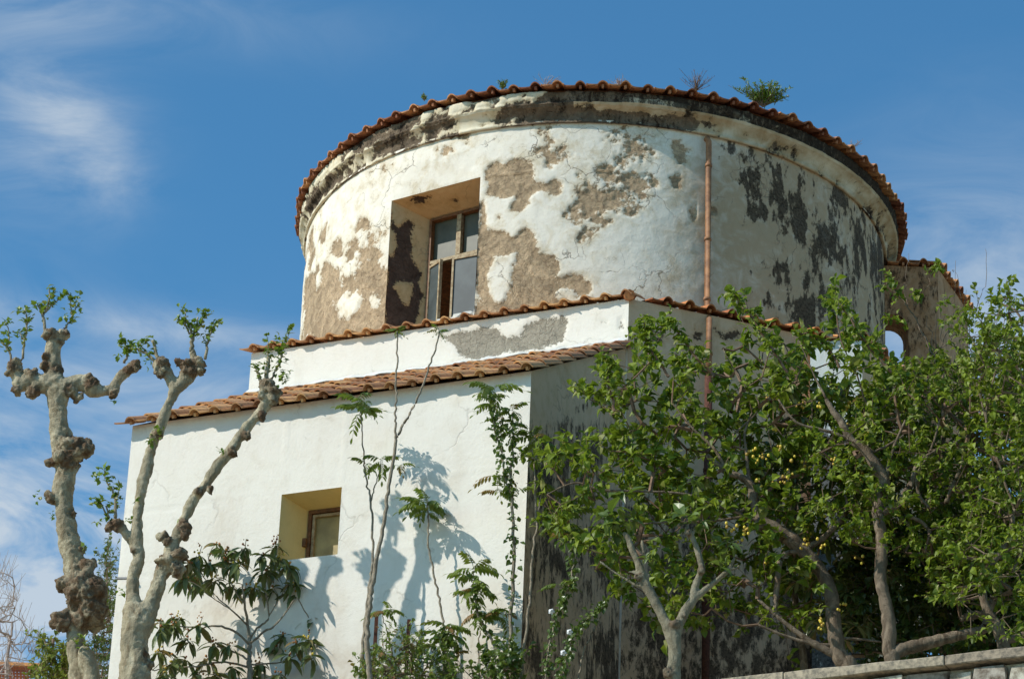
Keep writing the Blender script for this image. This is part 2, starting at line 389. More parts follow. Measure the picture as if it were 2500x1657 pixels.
# --- drum wall with real plaster relief
Z5 = lambda p: conv(p, 700, 430, 3.337)
drum_peel = [
    Z5([(110, 1390), (140, 1080), (160, 830), (215, 800), (260, 760), (330, 735), (400, 750), (425, 800), (470, 760), (530, 640), (560, 620), (640, 640), (720, 690), (790, 730), (850, 800), (850, 1260), (700, 1310), (520, 1330), (400, 1400)]),
    Z5([(360, 590), (450, 530), (560, 520), (600, 560), (700, 570), (740, 640), (700, 700), (600, 660), (540, 640), (430, 660), (380, 640)]),
    Z5([(190, 480), (215, 500), (200, 640), (175, 760), (165, 740)]),
    Z5([(555, 430), (590, 380), (600, 410), (570, 450)]), Z5([(620, 400), (650, 390), (660, 430), (630, 440)]),
    Z5([(650, 480), (730, 430), (740, 470), (670, 540), (640, 530)]), Z5([(290, 440), (325, 380), (310, 500), (295, 520)]),
    full([(1112, 470), (1122, 470), (1125, 530), (1140, 527), (1165, 540), (1182, 565), (1175, 590), (1150, 600), (1130, 640), (1140, 660), (1155, 690), (1175, 660), (1185, 600), (1190, 560), (1205, 530), (1216, 513), (1238, 545), (1240, 570), (1262, 575), (1283, 590), (1286, 620), (1284, 640), (1310, 636), (1340, 642), (1368, 662), (1370, 680), (1345, 690), (1320, 670), (1300, 665), (1290, 690), (1320, 700), (1250, 712), (1170, 716), (1120, 740), (1098, 745), (1100, 600), (1105, 560)]),
    full([(1122, 395), (1150, 380), (1170, 385), (1190, 368), (1225, 372), (1238, 395), (1235, 415), (1285, 425), (1288, 440), (1240, 445), (1215, 470), (1200, 492), (1180, 480), (1190, 450), (1160, 465), (1140, 450), (1135, 420)]),
    full([(1015, 350), (1040, 340), (1065, 345), (1060, 358), (1040, 352), (1022, 362)]),
    full([(1385, 395), (1410, 385), (1425, 345), (1450, 350), (1450, 380), (1425, 395), (1420, 420), (1400, 418)]),
    full([(1480, 320), (1500, 310), (1498, 325), (1525, 332), (1532, 322), (1530, 338), (1510, 338)]),
    full([(1470, 400), (1500, 380), (1512, 350), (1505, 410), (1510, 425), (1470, 428)]),
    full([(1560, 330), (1575, 325), (1590, 345), (1570, 360), (1575, 380), (1562, 370)]), full([(1552, 410), (1572, 400), (1570, 430), (1560, 428)]),
    full([(1430, 296), (1446, 292), (1450, 298), (1436, 306)]), full([(860, 400), (880, 380), (905, 375), (895, 420), (880, 440), (870, 430)]),
]
drum_hole = [Z5([(365, 1055), (430, 1010), (490, 960), (500, 1000), (560, 990), (600, 965), (620, 985), (560, 1080), (500, 1150), (480, 1110), (440, 1150), (420, 1130), (425, 1060), (395, 1080)]),
             Z5([(685, 1000), (715, 985), (745, 1020), (710, 1030)]), Z5([(220, 900), (235, 820), (262, 790), (240, 870)]),
             Z5([(420, 700), (520, 640), (540, 700), (500, 830), (450, 810), (425, 880), (410, 850)]),
             full([(1150, 600), (1178, 590), (1180, 620), (1160, 640), (1165, 690), (1148, 700), (1140, 650)]),
             full([(1310, 672), (1325, 664), (1335, 685), (1350, 696), (1318, 700)]), Z5([(500, 560), (530, 600), (470, 640), (440, 620)])]
mould_poly = [full([(1705, 350), (1742, 356), (1765, 395), (1795, 430), (1850, 440), (1880, 500), (1870, 560), (1835, 560), (1800, 520), (1750, 500), (1740, 450), (1728, 420), (1740, 380), (1710, 368)]),
              full([(1920, 440), (1980, 460), (2040, 540), (2060, 600), (2060, 660), (2010, 640), (1980, 600), (1950, 560), (1920, 520)]),
              full([(1780, 610), (1850, 590), (1890, 640), (1870, 680), (1820, 680)]), full([(1760, 690), (1850, 680), (1960, 660), (1975, 790), (1880, 790), (1850, 740), (1790, 770)]),
              full([(1925, 560), (1960, 580), (1965, 660), (1945, 800), (1925, 800), (1935, 640)]), full([(2050, 560), (2066, 560), (2066, 790), (2050, 740)]),
              full([(1790, 400), (1815, 390), (1812, 420)]), full([(1840, 480), (1900, 520), (1960, 640), (1900, 620), (1830, 540)])]
def peel_field(P, polys, holes, amp, base=-60., seed=0):
    Q, _ = topx(P); f = np.full(len(Q), base)
    for pl in polys: f = np.maximum(f, sdist(Q, pl))
    for pl in holes: f = np.minimum(f, -sdist(Q, pl))
    n1 = fbm(P+seed, 5.5, 5, .55); return np.clip(f, -60, 60)+amp*n1, Q

A0, A1 = math.radians(-184), math.radians(8)
WA0, WA1 = math.radians(-133.0), math.radians(-113.3); WZ0, WZ1 = 11.80, 13.225
def grid_lines(a, b, step, snaps):
    ks = sorted([a, b]+[s for s in snaps if a < s < b]); out = []
    for p, q in zip(ks[:-1], ks[1:]):
        k = max(1, round((q-p)/step)); out += [p+(q-p)*i/k for i in range(k)]
    return np.array(out+[b])
ga = grid_lines(A0, A1, .016/RW, (WA0, WA1)); gz = grid_lines(11.2, 13.74, .016, (WZ0, WZ1))
AA, ZZ = np.meshgrid(ga, gz); P = cyl(AA.ravel(), RW, ZZ.ravel())
pf, Q = peel_field(P, drum_peel, drum_hole, 17)
pf = np.maximum(pf, -27+27*fbm(P+9, 2.6, 6, .65)-8*(Q[:, 0] > 1700)+6*np.clip((Q[:, 0]-1200)/200, 0, 1)*(Q[:, 0] < 1700))         # scattered scuffs elsewhere
mo = np.full(len(P), -9.)
for pl in mould_poly: mo = np.maximum(mo, np.clip(sdist(Q, pl)/38, -3, .5))
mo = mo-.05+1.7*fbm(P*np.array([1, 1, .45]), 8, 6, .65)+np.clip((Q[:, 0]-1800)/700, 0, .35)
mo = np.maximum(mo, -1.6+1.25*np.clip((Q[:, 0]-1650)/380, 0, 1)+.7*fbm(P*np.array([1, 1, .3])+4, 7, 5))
dirt_shade = np.clip((Q[:, 0]-1540)/300, 0, 1)*.95+.22*fbm(P*np.array([1, 1, .4])+7, 2.2, 4)*np.clip((Q[:, 0]-1250)/250, 0, 1)+.12*fbm(P, 1.3, 3)  # brown shade painted onto the drum's right side, mixed with patchy dirt
step = 1/(1+np.exp(-np.clip(pf/1.8, -9, 9)))
disp = -.016*step+.006*fbm(P, 1.3, 3)+step*.006*fbm(P, 26, 3)+.002*fbm(P, 14, 3)
inner = ((AA.ravel() == WA0) | (AA.ravel() == WA1) | (ZZ.ravel() == WZ1)); disp = np.where(inner, disp*.3, disp)
amid = (WA0+WA1)/2; ahalf = (WA1-WA0)/2; inw = np.clip(1-(np.abs(AA.ravel()-amid)-ahalf)/.05, 0, 1)*np.clip(1-(ZZ.ravel()-WZ1)/.30, 0, 1)
chord = np.where(np.abs(AA.ravel()-amid) <= ahalf+1e-9, RW*math.cos(ahalf)/np.cos(AA.ravel()-amid)-RW, 0)
P = cyl(AA.ravel(), RW+disp+chord*inw, ZZ.ravel())
na, nzz = len(ga), len(gz); ii, jj = np.meshgrid(np.arange(na-1), np.arange(nzz-1))
ca = (ga[:-1]+ga[1:])/2; cz = (gz[:-1]+gz[1:])/2; CA, CZ = np.meshgrid(ca, cz)
keep = ~((CA > WA0) & (CA < WA1) & (CZ > WZ0) & (CZ < WZ1)); i0 = (jj*na+ii)[keep]
Fq = np.stack([i0, i0+1, i0+1+na, i0+na], -1)
part('drum_wall', P, Fq, M['drum'], church, True, attrs={'peel': pf, 'mould': mo, 'grime_shade': dirt_shade})
# back half of the drum, plain
ab = np.linspace(A1, A0+2*math.pi, 40); Vb = np.concatenate([cyl(ab, RW, 11.2), cyl(ab, RW, 13.74)])
part('drum_back_wall', Vb, [(i, i+1, 41+i-0, 40+i) for i in range(39)], M['shade_wall'], church, True, attrs={'peel': [-60]*80, 'mould': [-9]*80})

# --- cornice: profile swept round, with broken render
prof = [(2.862, 13.705), (2.885, 13.700), (2.893, 13.712), (2.893, 13.726), (2.888, 13.732), (2.893, 13.75), (2.905, 13.775), (2.925, 13.80), (2.95, 13.82), (2.972, 13.832), (2.978, 13.834), (2.978, 13.846), (2.992, 13.850), (2.996, 13.857),
        (2.996, 13.868), (2.992, 13.872), (3.0, 13.885), (3.005, 13.91), (3.006, 13.935), (3.01, 13.955), (2.9, 13.965), (2.6, 13.985)]
nc = 900; ac = np.linspace(0, 2*math.pi, nc, endpoint=False); V = []
pr = np.array(prof); npf = len(prof)
AC, K = np.meshgrid(ac, np.arange(npf)); pr[:, 0] = np.where(pr[:, 0] > 2.9, 2.86+(pr[:, 0]-2.86)*.86, pr[:, 0]); pr[:, 1] = 13.70+(pr[:, 1]-13.70)*1.1
AC, K = np.meshgrid(ac, np.arange(npf)); Pc = cyl(AC.ravel(), pr[K.ravel(), 0], pr[K.ravel(), 1]); Qc, _ = topx(Pc)
kf = K.ravel(); x = Qc[:, 0]
n1 = fbm(Pc*np.array([1, 1, 2.2]), 2.6, 4, .6); band_hi = kf >= 13
n2c = fbm(Pc+11, 11, 5, .65)
bias = np.where(band_hi, np.interp(x, [740, 860, 960, 1080, 1330, 1350, 1500, 2250], [-.1, .1, .5, .3, .35, 1.2, 1.2, 1.3]),
                np.interp(x, [740, 820, 930, 1080, 1250, 1380, 1430, 1700, 1760, 1790, 2200], [-.4, .1, .35, .1, .2, .55, .9, .75, .2, -.3, -.25]))
bias = np.where((kf >= 8) & (kf < 13) & (x > 1400), bias-1.3, bias)
bias = np.where(band_hi & (x > 1520) & (x < 1690) & (kf < 17), -1., bias)
pc = (bias+n1*1.0+.55*n2c-.15)*22
mc = np.where((kf < 8), np.interp(x, [1380, 1450, 1640, 1740], [-2, -.2, .2, -2.]), np.where(band_hi, np.interp(x, [1300, 1400, 1700, 2100], [-1.6, .3, .8, .9]), -2.))+.3*n1
mc = np.maximum(mc, -.75+.9*n1+.6*n2c+np.interp(x, [1300, 1700], [0, .35]))
sc_ = 1/(1+np.exp(-np.clip(pc/3, -9, 9))); Pc = cyl(AC.ravel(), pr[kf, 0]-(.026+.012*n2c)*sc_*((kf > 1) & (kf < 20))+.003*fbm(Pc, 20, 3), pr[kf, 1]+.003*fbm(Pc+3, 18, 2))
Fc = [(k*nc+i, k*nc+(i+1) % nc, (k+1)*nc+(i+1) % nc, (k+1)*nc+i) for k in range(npf-1) for i in range(nc)]
part('cornice', Pc, Fc, M['cornice'], church, True, attrs={'peel': pc, 'mould': mc, 'grime_shade': np.interp(x, [900, 1350, 1500, 2200], [.05, .3, .75, .9])+.35*n1})

# --- roof tiles
def tile_mesh(name, w, L, mat, arch=.42, h=.26, th=.012):
    """one interlocking tile: flat pan and a raised roll; x across, y up the slope, z out"""
    xs = [0, .10, .22, .42, .49]; zs = [.035, .008, 0, 0, .006]
    for i in range(9):
        t = i/8; xs.append(.50+t*(arch+.06)+0); zs.append(h*math.sin(math.pi*(t**.9))**.8*.85+.012)
    xs.append(1.03); zs.append(-.0)
    xs = np.array(xs)*w; zs = np.array(zs)*w; n = len(xs); V = []
    rows = (0, .5, 1.)
    for r in rows:
        lift = .026*(1-r)
        for dz in (0, -th): V += [(xs[i], r*L, zs[i]+lift+dz) for i in range(n)]
    Fc = []
    for r in range(len(rows)-1):
        a, b = r*2*n, (r+1)*2*n
        for i in range(n-1):
            Fc.append((a+i, a+i+1, b+i+1, b+i)); Fc.append((a+n+i, b+n+i, b+n+i+1, a+n+i+1))
        Fc.append((a, b, b+n, a+n)); Fc.append((a+n-1, a+2*n-1, b+2*n-1, b+n-1))
    for i in range(n-1):
        Fc.append((i, n+i, n+i+1, i+1)); e = (len(rows)-1)*2*n; Fc.append((e+i, e+i+1, e+n+i+1, e+n+i))
    # lug under the roll that shows in the open end
    b = len(V); v, f = box_vf((.68*w, .015, -.02*w), (.10*w, 0, 0), (0, .05, 0), (0, 0, .15*w)); V += [tuple(q) for q in v]; Fc += [tuple(i+b for i in q) for q in f]
    me = meshdata(name, V, Fc, mat, False)
    me.polygons.foreach_set('use_smooth', [False]*len(me.polygons)); return me
def tile_mat(o, t, s):
    t = t/np.linalg.norm(t); s = s-t*(s@t); s = s/np.linalg.norm(s); n = np.cross(t, s)
    jit = random.gauss(0, .022); c, si = math.cos(jit), math.sin(jit); t2, s2 = t*c+s*si, s*c-t*si
    o = o+s*random.gauss(0, .010)+n*random.gauss(0, .003)
    return Matrix(((t2[0], s2[0], n[0], o[0]), (t2[1], s2[1], n[1], o[1]), (t2[2], s2[2], n[2], o[2]), (0, 0, 0, 1)))
def sub_empty(name, parent, loc):
    o = bpy.data.objects.new(name, None); COL.objects.link(o); o.parent = parent; o.location = Vector(loc)-world_of(parent); o.empty_display_size = .1
    return o
# drum roof
droof = sub_empty('drum_roof', church, (CX, CY, ZT))
nt_ = 92; wt = 2*math.pi*RE/nt_; tm = [tile_mesh('roof_tile', wt, .40, M['tile_old'], h=hh) for hh in (.19, .23)]
sl = math.radians(17)
for row in range(2):
    for i in range(nt_):
        a = 2*math.pi*(i+.5*0)/nt_+.02
        if row and not (-3.4 < (a if a < math.pi else a-2*math.pi) < .4 or a > 2.9): continue
        tvec = np.array([-math.sin(a), math.cos(a), 0]); inn = np.array([-math.cos(a), -math.sin(a), 0])
        svec = inn*math.cos(sl)+np.array([0, 0, math.sin(sl)])
        o = np.array([CX+.045+RE*math.cos(a), CY+RE*math.sin(a), ZT+.0+.01*math.sin(5*a)])+svec*row*.33
        inst('roof_tile', tm[(i+row) % 2], tile_mat(o-tvec*wt*.5, tvec, svec), droof)
# cone under the tiles
an = np.linspace(0, 2*math.pi, 96, endpoint=False); Vc = np.concatenate([cyl(an, 2.94, ZT+.01), [[CX, CY, ZT+.01+2.94*math.tan(sl)]]])
part('roof_deck', Vc, [(i, (i+1) % 96, 96) for i in range(96)]+[tuple(range(96))[::-1]], M['tile_old'], church)
an2 = an

# --- octagonal base walls
def sheet(name, O, T, L, z0, z1, mat, parent, peel=(), holes=(), mould=(), opening=None, step=.02, base=-60, amp=9, mfun=None, nrm=None, disp=.014, scuff=None, gfun=None):
    sn = () if opening is None else (opening[0], opening[1]); sz = () if opening is None else (opening[2], opening[3])
    us = grid_lines(0, L, step, sn); zs = grid_lines(z0, z1, step, sz); UU, ZZ = np.meshgrid(us, zs)
    P = np.array([O[0], O[1], 0])+UU.ravel()[:, None]*T; P[:, 2] = ZZ.ravel()
    pf, Q = peel_field(P, peel, holes, amp, base)
    if scuff: pf = np.maximum(pf, scuff(P, Q))
    mo = np.full(len(P), -9.)
    for pl in mould: mo = np.maximum(mo, np.clip(sdist(Q, pl)/30, -3, .8)+.4*fbm(P, 5, 4))
    if mfun: mo = np.maximum(mo, mfun(P, Q))
    st = 1/(1+np.exp(-np.clip(pf/2, -9, 9))); dd = -disp*st+.004*fbm(P, 1.1, 3)
    ed = (UU.ravel() < 1e-6) | (UU.ravel() > L-1e-6); dd = np.where(ed, 0, dd)
    if opening is not None: dd = np.where((np.isin(UU.ravel(), opening[:2])) | np.isin(ZZ.ravel(), opening[2:]), 0, dd)
    P = P+dd[:, None]*nrm
    na, nz_ = len(us), len(zs); ii, jj = np.meshgrid(np.arange(na-1), np.arange(nz_-1)); keep = np.ones(ii.shape, bool)
    if opening is not None:
        CU, CZ = np.meshgrid((us[:-1]+us[1:])/2, (zs[:-1]+zs[1:])/2); keep = ~((CU > opening[0]) & (CU < opening[1]) & (CZ > opening[2]) & (CZ < opening[3]))
    i0 = (jj*na+ii)[keep]; Fq = np.stack([i0, i0+1, i0+1+na, i0+na], -1)
    return part(name, P, Fq, mat, parent, True, attrs={'peel': pf, 'mould': mo, 'grime_shade': np.zeros(len(P)) if gfun is None else gfun(P, Q)})
ZB = CO[2]+.05
up_peel = [full([(1003, 772), (1060, 768), (1130, 757), (1165, 765), (1175, 778), (1200, 772), (1225, 745), (1262, 738), (1305, 732), (1310, 745), (1300, 790), (1250, 805), (1200, 812), (1150, 822), (1095, 834), (1060, 822), (1050, 805)]),
           full([(1391, 741), (1405, 742), (1404, 744), (1392, 743)]), full([(1432, 735), (1436, 736), (1436, 755), (1432, 756)])]
up_hole = [full([(1130, 750), (1200, 745), (1190, 765), (1172, 779), (1150, 765)])]
sheet('base_front_wall', EL, TR, float((CO-EL)@TR), 7.0, ZB, M['wall'], church, up_peel, up_hole, nrm=NF, amp=5)
LR = float((CR-CO)@TS)
def mf_side(P, Q):
    lo = np.interp(Q[:, 1], [900, 1050, 1250, 1657], [-1.5, -.6, .2, .4]); return lo+.7*fbm(P, 3, 5)
right_peel = [full([(1650, 758), (1672, 766), (1705, 768), (1697, 778), (1680, 788), (1662, 772)]), full([(1605, 768), (1620, 770), (1618, 784), (1606, 780)]), full([(1510, 782), (1528, 776), (1533, 790), (1512, 790)])]
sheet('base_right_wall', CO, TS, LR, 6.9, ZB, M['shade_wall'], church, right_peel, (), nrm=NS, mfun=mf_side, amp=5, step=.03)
# remaining outline of the base, plain
T65 = np.array([math.cos(math.radians(65)), math.sin(math.radians(65)), 0])
C3 = CR+T65*2.3; C4 = C3+np.array([-1.6, 1.8, 0]); C5 = C4+np.array([-2.6, .3, 0]); C6 = EL+np.array([.5, 2.6, 0])
ring = [CR, C3, C4, C5, C6, EL]
V, Fc = [], []
for p in ring: V += [(p[0], p[1], 6.9), (p[0], p[1], ZB)]
for i in range(len(ring)-1): Fc.append((2*i, 2*i+2, 2*i+3, 2*i+1))
part('base_back_wall', V, Fc, M['shade_wall'], church, attrs={'peel': [-60]*len(V), 'mould': [-2]*len(V)})
pb = np.array([EL, CO, CR, C3, C4, C5, C6]); nb_ = len(pb); Vd = [(p[0], p[1], ZB-.0) for p in pb]+[(CX+2.84*math.cos(a), CY+2.84*math.sin(a), ZB+.12) for a in an]
Vt = [(p[0], p[1], ZB) for p in pb]; part('base_roof_deck', Vt+[(CX, CY, ZB+.75)], [(i, (i+1) % nb_, nb_) for i in range(nb_)], M['mortar'], church)
# tiles on the two visible edges of the base
broof = sub_empty('base_roof', church, (CO[0], CO[1], ZB))
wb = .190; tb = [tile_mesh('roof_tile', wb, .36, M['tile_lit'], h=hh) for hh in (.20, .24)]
sl2 = math.radians(21)
Lf = float((CO-EL)@TR); s_f = -NF*math.cos(sl2)+np.array([0, 0, math.sin(sl2)])
nfr = 20; start = -.09
for row in range(3):
    for i in range(nfr):
        o = EL*np.array([1, 1, 0])+TR*(start+i*wb)+NF*.055+np.array([0, 0, ZB+.0])+s_f*row*.30
        c = o+s_f*.36+TR*wb*.5
        if row and math.hypot(c[0]-CX, c[1]-CY) < RW+.0: continue
        inst('roof_tile', tb[(i+row) % 2], tile_mat(o, TR, s_f), broof)
s_r = -NS*math.cos(sl2)+np.array([0, 0, math.sin(sl2)]); wr = .205
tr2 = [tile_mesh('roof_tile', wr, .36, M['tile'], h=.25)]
for row in range(2):
    for i in range(int(LR/wr)):
        o = CO*np.array([1, 1, 0])+TS*(.20+i*wr)+NS*.06+np.array([0, 0, ZB+.0])+s_r*row*.30
        c = o+s_r*.36
        if row and math.hypot(c[0]-CX, c[1]-CY) < RW: continue
        inst('roof_tile', tr2[0], tile_mat(o, TS, s_r), broof)
# hip piece over the corner
hd = (CO-np.array([CX, CY, 0])); hd[2] = 0; hd /= np.linalg.norm(hd); v, f = tube_vf([np.array([CO[0], CO[1], ZB+.0])+hd*.05+np.array([0, 0, .015]), np.array([CO[0], CO[1], ZB+.10])-hd*.34], [.05, .04], 8)
part('hip_tile', v, f, M['tile'], broof)

# --- low wing
wing = church
s_w = math.radians(28.5); SW = -NF*math.cos(s_w)+np.array([0, 0, math.sin(s_w)])
WO = WC-TR*WLEN                                            # left front corner
wz0 = 7.0
# window opening in the wing front wall (u along TR from WO, z)
def uz(x, y): p = onplane(x, y, WC, NF); return float((p-WO)@TR), p[2]
u0, za = uz(687.9, 1204.5); u1, zb_ = uz(834.5, 1190.5); u0b, zc = uz(704, 1369); OPW = (u0+.0, u1, zc+.01, (za+zb_)/2)
def mf_front(P, Q): return -2.6+.6*fbm(P, 2, 4)+np.interp(Q[:, 1], [1300, 1657], [0, .8])
sheet('wing_front_wall', WO, TR, WLEN, wz0, ZW, M['wall'], church, (), (), opening=OPW, nrm=NF, mfun=None, amp=5, step=.025, gfun=lambda P, Q: np.clip(np.interp(Q[:, 1], [930, 1060, 1400, 1657], [.22, .03, .05, .4])+.22*fbm(P*np.array([1, 1, .35]), 2.2, 5, .6), 0, 1))
# right wall of the wing: sloping top
def wing_side():
    us = np.linspace(0, WD, 90); V, attrs_p, attrs_m = [], [], []; nz_ = 110
    for u in us:
        top = ZW+u*math.tan(s_w); back = 0.0 if u < 1.50 else -.016
        for k in range(nz_): V.append(WC*np.array([1, 1, 0])-NF*u+TR*back+np.array([0, 0, wz0+(top-wz0)*k/(nz_-1)]))
    V = np.array(V); Q, _ = topx(V); n1 = fbm(V, 2.4, 5, .6)
    mo = np.interp(Q[:, 1], [920, 1000, 1040, 1150, 1300, 1657], [-1.3, -.9, .25, .4, .1, .4])+.75*n1
    mo = np.maximum(mo, np.clip(sdist(Q, full([(1330, 945), (1370, 915), (1395, 915), (1360, 935), (1335, 960)]))/14, -9, .8))
    V = V+TR*(.004*fbm(V, 4, 3))[:, None]
    Fc = [(i*nz_+k, (i+1)*nz_+k, (i+1)*nz_+k+1, i*nz_+k+1) for i in range(len(us)-1) for k in range(nz_-1)]
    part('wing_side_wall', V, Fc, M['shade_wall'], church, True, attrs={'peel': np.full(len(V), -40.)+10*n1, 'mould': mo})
wing_side()
LB = WO-NF*WD
V = [(WO[0], WO[1], wz0), (WO[0], WO[1], ZW), (LB[0], LB[1], ZW+WD*math.tan(s_w)), (LB[0], LB[1], wz0)]
part('wing_left_wall', V, [(0, 1, 2, 3)], M['wall'], church, attrs={'peel': [-60]*4, 'mould': [-9]*4})
# deck
e0 = WO+np.array([0, 0, ZW-WO[2]]); e1 = WC+np.array([0, 0, ZW-WC[2]])
part('wing_roof_deck', [e0, e1, e1+SW*(WD/math.cos(s_w)), e0+SW*(WD/math.cos(s_w))], [(0, 1, 2, 3)], M['mortar'], church)
wroof = sub_empty('wing_roof', church, (WC[0], WC[1], ZW))
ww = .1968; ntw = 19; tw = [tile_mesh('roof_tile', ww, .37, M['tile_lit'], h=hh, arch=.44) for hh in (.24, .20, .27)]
for row in range(8):
    for i in range(ntw):
        o = np.array([WC[0], WC[1], 0])-TR*(ntw*ww-.05)+TR*(i*ww)+NF*.095+np.array([0, 0, ZW-.085*math.tan(s_w)+.012])+SW*row*.322
        inst('roof_tile', tw[(i*7+row*3) % 3], tile_mat(o, TR, SW), wroof)
# mortar fillet against the base wall, and white splashes
V, Fc = [], []
for i in range(60):
    p = np.array([EL[0], EL[1], 0])+TR*(-.0+i*Lf/59); zt = ZW+WD*math.tan(s_w)+.03
    dlt = ((np.array([p[0], p[1], 0])-CO*np.array([1, 1, 0]))@NF)
    h_ = .05+.03*random.random()
    V += [p+NF*(.09+.03*random.random())+np.array([0, 0, zt-.0]), p+NF*.012+np.array([0, 0, zt+h_])]
for i in range(59): Fc.append((2*i, 2*i+2, 2*i+3, 2*i+1))
part('mortar_fillet', V, Fc, M['small_white'], church, attrs={'peel': [-60]*len(V), 'mould': [-9]*len(V)})

# --- small window of the wing: splayed reveal, brown frame, yellowed pane, white bowl shape behind it
def on_w(u, z, dep): return WO*np.array([1, 1, 0])+TR*u-NF*dep+np.array([0, 0, z])
DP = .30; iu0 = u0+.115
a, b, c, d_ = OPW
swin = sub_empty('wing_window', church, on_w((a+b)/2, (c+d_)/2, .2))
top_in = d_-.05
V = [on_w(a, c, 0), on_w(a, d_, 0), on_w(b, d_, 0), on_w(b, c, 0), on_w(iu0, c+.0, DP), on_w(iu0, top_in, DP), on_w(b+.1, top_in, DP), on_w(b+.1, c, DP)]
part('reveal', V, [(0, 4, 5, 1), (1, 5, 6, 2), (2, 6, 7, 3), (0, 3, 7, 4)], M['reveal_clean'], swin, attrs={'peel': [-60]*8, 'mould': [-9]*8})
fw = .028
def bar(u_0, u_1, z_0, z_1, dep, th): return box_vf(on_w(u_0, z_0, dep), TR*(u_1-u_0), NF*th, (0, 0, z_1-z_0))
v, f = merge(bar(iu0, iu0+fw, c, top_in, DP, .03), bar(iu0+fw, b+.09, top_in-fw, top_in, DP, .03), bar(iu0+fw, b+.09, c, c+.015, DP, .03))
part('window_frame', v, f, M['wood_dark'], swin)
v, f = merge(bar(iu0+fw+.008, iu0+fw+.03, c+.015, top_in-fw-.008, DP, .02), bar(iu0+fw+.03, b+.09, top_in-fw-.03, top_in-fw-.008, DP, .02))
part('casement', v, f, M['wood'], swin)
v, f = box_vf(on_w(iu0+fw, c, DP+.012), TR*.6, -NF*.006, (0, 0, top_in-c)); part('pane', v, f, M['yellow_glass'], swin)
hz = c+(top_in-c)*.46; v, f = box_vf(on_w(iu0-.022, hz-.035, DP-.035), TR*.03, NF*.03, (0, 0, .07)); part('latch', v, f, M['wood_dark'], swin)
# oval grey patch on the pane (round mirror leaning behind it)
ccx = b+.02; V = []; Fc = []
for k in range(28):
    a2 = 2*math.pi*k/28; V.append(on_w(ccx+.135*math.cos(a2), c+.21+.215*math.sin(a2), DP+.006))
for k in range(28):
    a2 = 2*math.pi*k/28; V.append(on_w(ccx+.135*math.cos(a2), c+.21+.215*math.sin(a2), DP+.013))
Fc = [tuple(range(28)), tuple(range(28, 56))[::-1]]+[(k, 28+k, 28+(k+1) % 28, (k+1) % 28) for k in range(28)]
part('round_mirror', V, Fc, glass_mat('cloudy_mirror', (.22, .19, .17), .25, .4), swin)

# --- big drum window
PL = cyl(np.array([WA0]), RW, WZ0)[0]; PR = cyl(np.array([WA1]), RW, WZ0)[0]
TWn = PR-PL; WW = np.linalg.norm(TWn); TWn = TWn/WW; NW = np.array([TWn[1], -TWn[0], 0])   # outward
dwin = sub_empty('drum_window', church, (PL+PR)/2+np.array([0, 0, .7]))
DD = .36
def on_d(u, z, dep): return np.array([PL[0], PL[1], 0])+TWn*u-NW*dep+np.array([0, 0, z])
lu = .225; zt = 13.12; zs_ = 11.93
# reveal surfaces as dense grids so the broken plaster has real relief
def patch_grid(name, c00, c10, c11, c01, nu, nv, mat, peelf, parent, dsp=.012):
    c00, c10, c11, c01 = map(np.array, (c00, c10, c11, c01)); uu, vv = np.meshgrid(np.linspace(0, 1, nu), np.linspace(0, 1, nv)); u, v = uu.ravel()[:, None], vv.ravel()[:, None]
    P = (1-u)*(1-v)*c00+u*(1-v)*c10+u*v*c11+(1-u)*v*c01; nrm = np.cross(c10-c00, c01-c00); nrm /= np.linalg.norm(nrm)
    pfv = peelf(P); st = 1/(1+np.exp(-np.clip(pfv/2, -9, 9))); ed = (u[:, 0] == 0) | (v[:, 0] == 1)
    P = P+nrm*(np.where(ed, 0, -dsp*st+.003*fbm(P, 18, 3)))[:, None]
    Fc = [(j*nu+i, j*nu+i+1, (j+1)*nu+i+1, (j+1)*nu+i) for j in range(nv-1) for i in range(nu-1)]
    return part(name, P, Fc, mat, parent, True, attrs={'peel': pfv, 'mould': np.full(len(P), -1.3)+.3*fbm(P, 6, 3)})
jam = [conv([(85, 330), (110, 350), (130, 480), (160, 500), (205, 480), (225, 440), (265, 435), (315, 450), (318, 560), (300, 620), (320, 700), (310, 800), (340, 880), (380, 960), (375, 1060), (400, 1180), (385, 1300), (330, 1420), (270, 1520), (30, 1530), (50, 1200), (70, 1000), (75, 780), (130, 780), (155, 700), (150, 560), (100, 500)], 930, 430, 4.02)]
jamh = [conv([(110, 1080), (160, 1040), (240, 1030), (300, 1050), (330, 1130), (290, 1200), (265, 1260), (200, 1200), (150, 1130)], 930, 430, 4.02)]
sof = [conv([(300, 210), (345, 200), (430, 205), (540, 180), (520, 205), (430, 235), (360, 250), (310, 240)], 930, 430, 4.02), conv([(690, 225), (740, 222), (760, 250), (725, 255)], 930, 430, 4.02)]
patch_grid('reveal', on_d(0, WZ0, 0), on_d(lu, WZ0, DD), on_d(lu, zt, DD), on_d(0, WZ1, 0), 30, 90, M['reveal'], lambda P: peel_field(P, jam, jamh, 5)[0], dwin)
patch_grid('reveal', on_d(0, WZ1, 0), on_d(lu, zt, DD), on_d(WW+.1, zt, DD), on_d(WW, WZ1, 0), 30, 60, M['reveal'], lambda P: peel_field(P, sof, [], 4)[0], dwin)
# right jamb: crumbling edge
v = [on_d(WW, WZ0, 0), on_d(WW+.12, WZ0, DD), on_d(WW+.12, zt, DD), on_d(WW, WZ1, 0)]; part('reveal', v, [(0, 3, 2, 1)], M['reveal'], dwin, attrs={'peel': [10]*4, 'mould': [-9]*4})
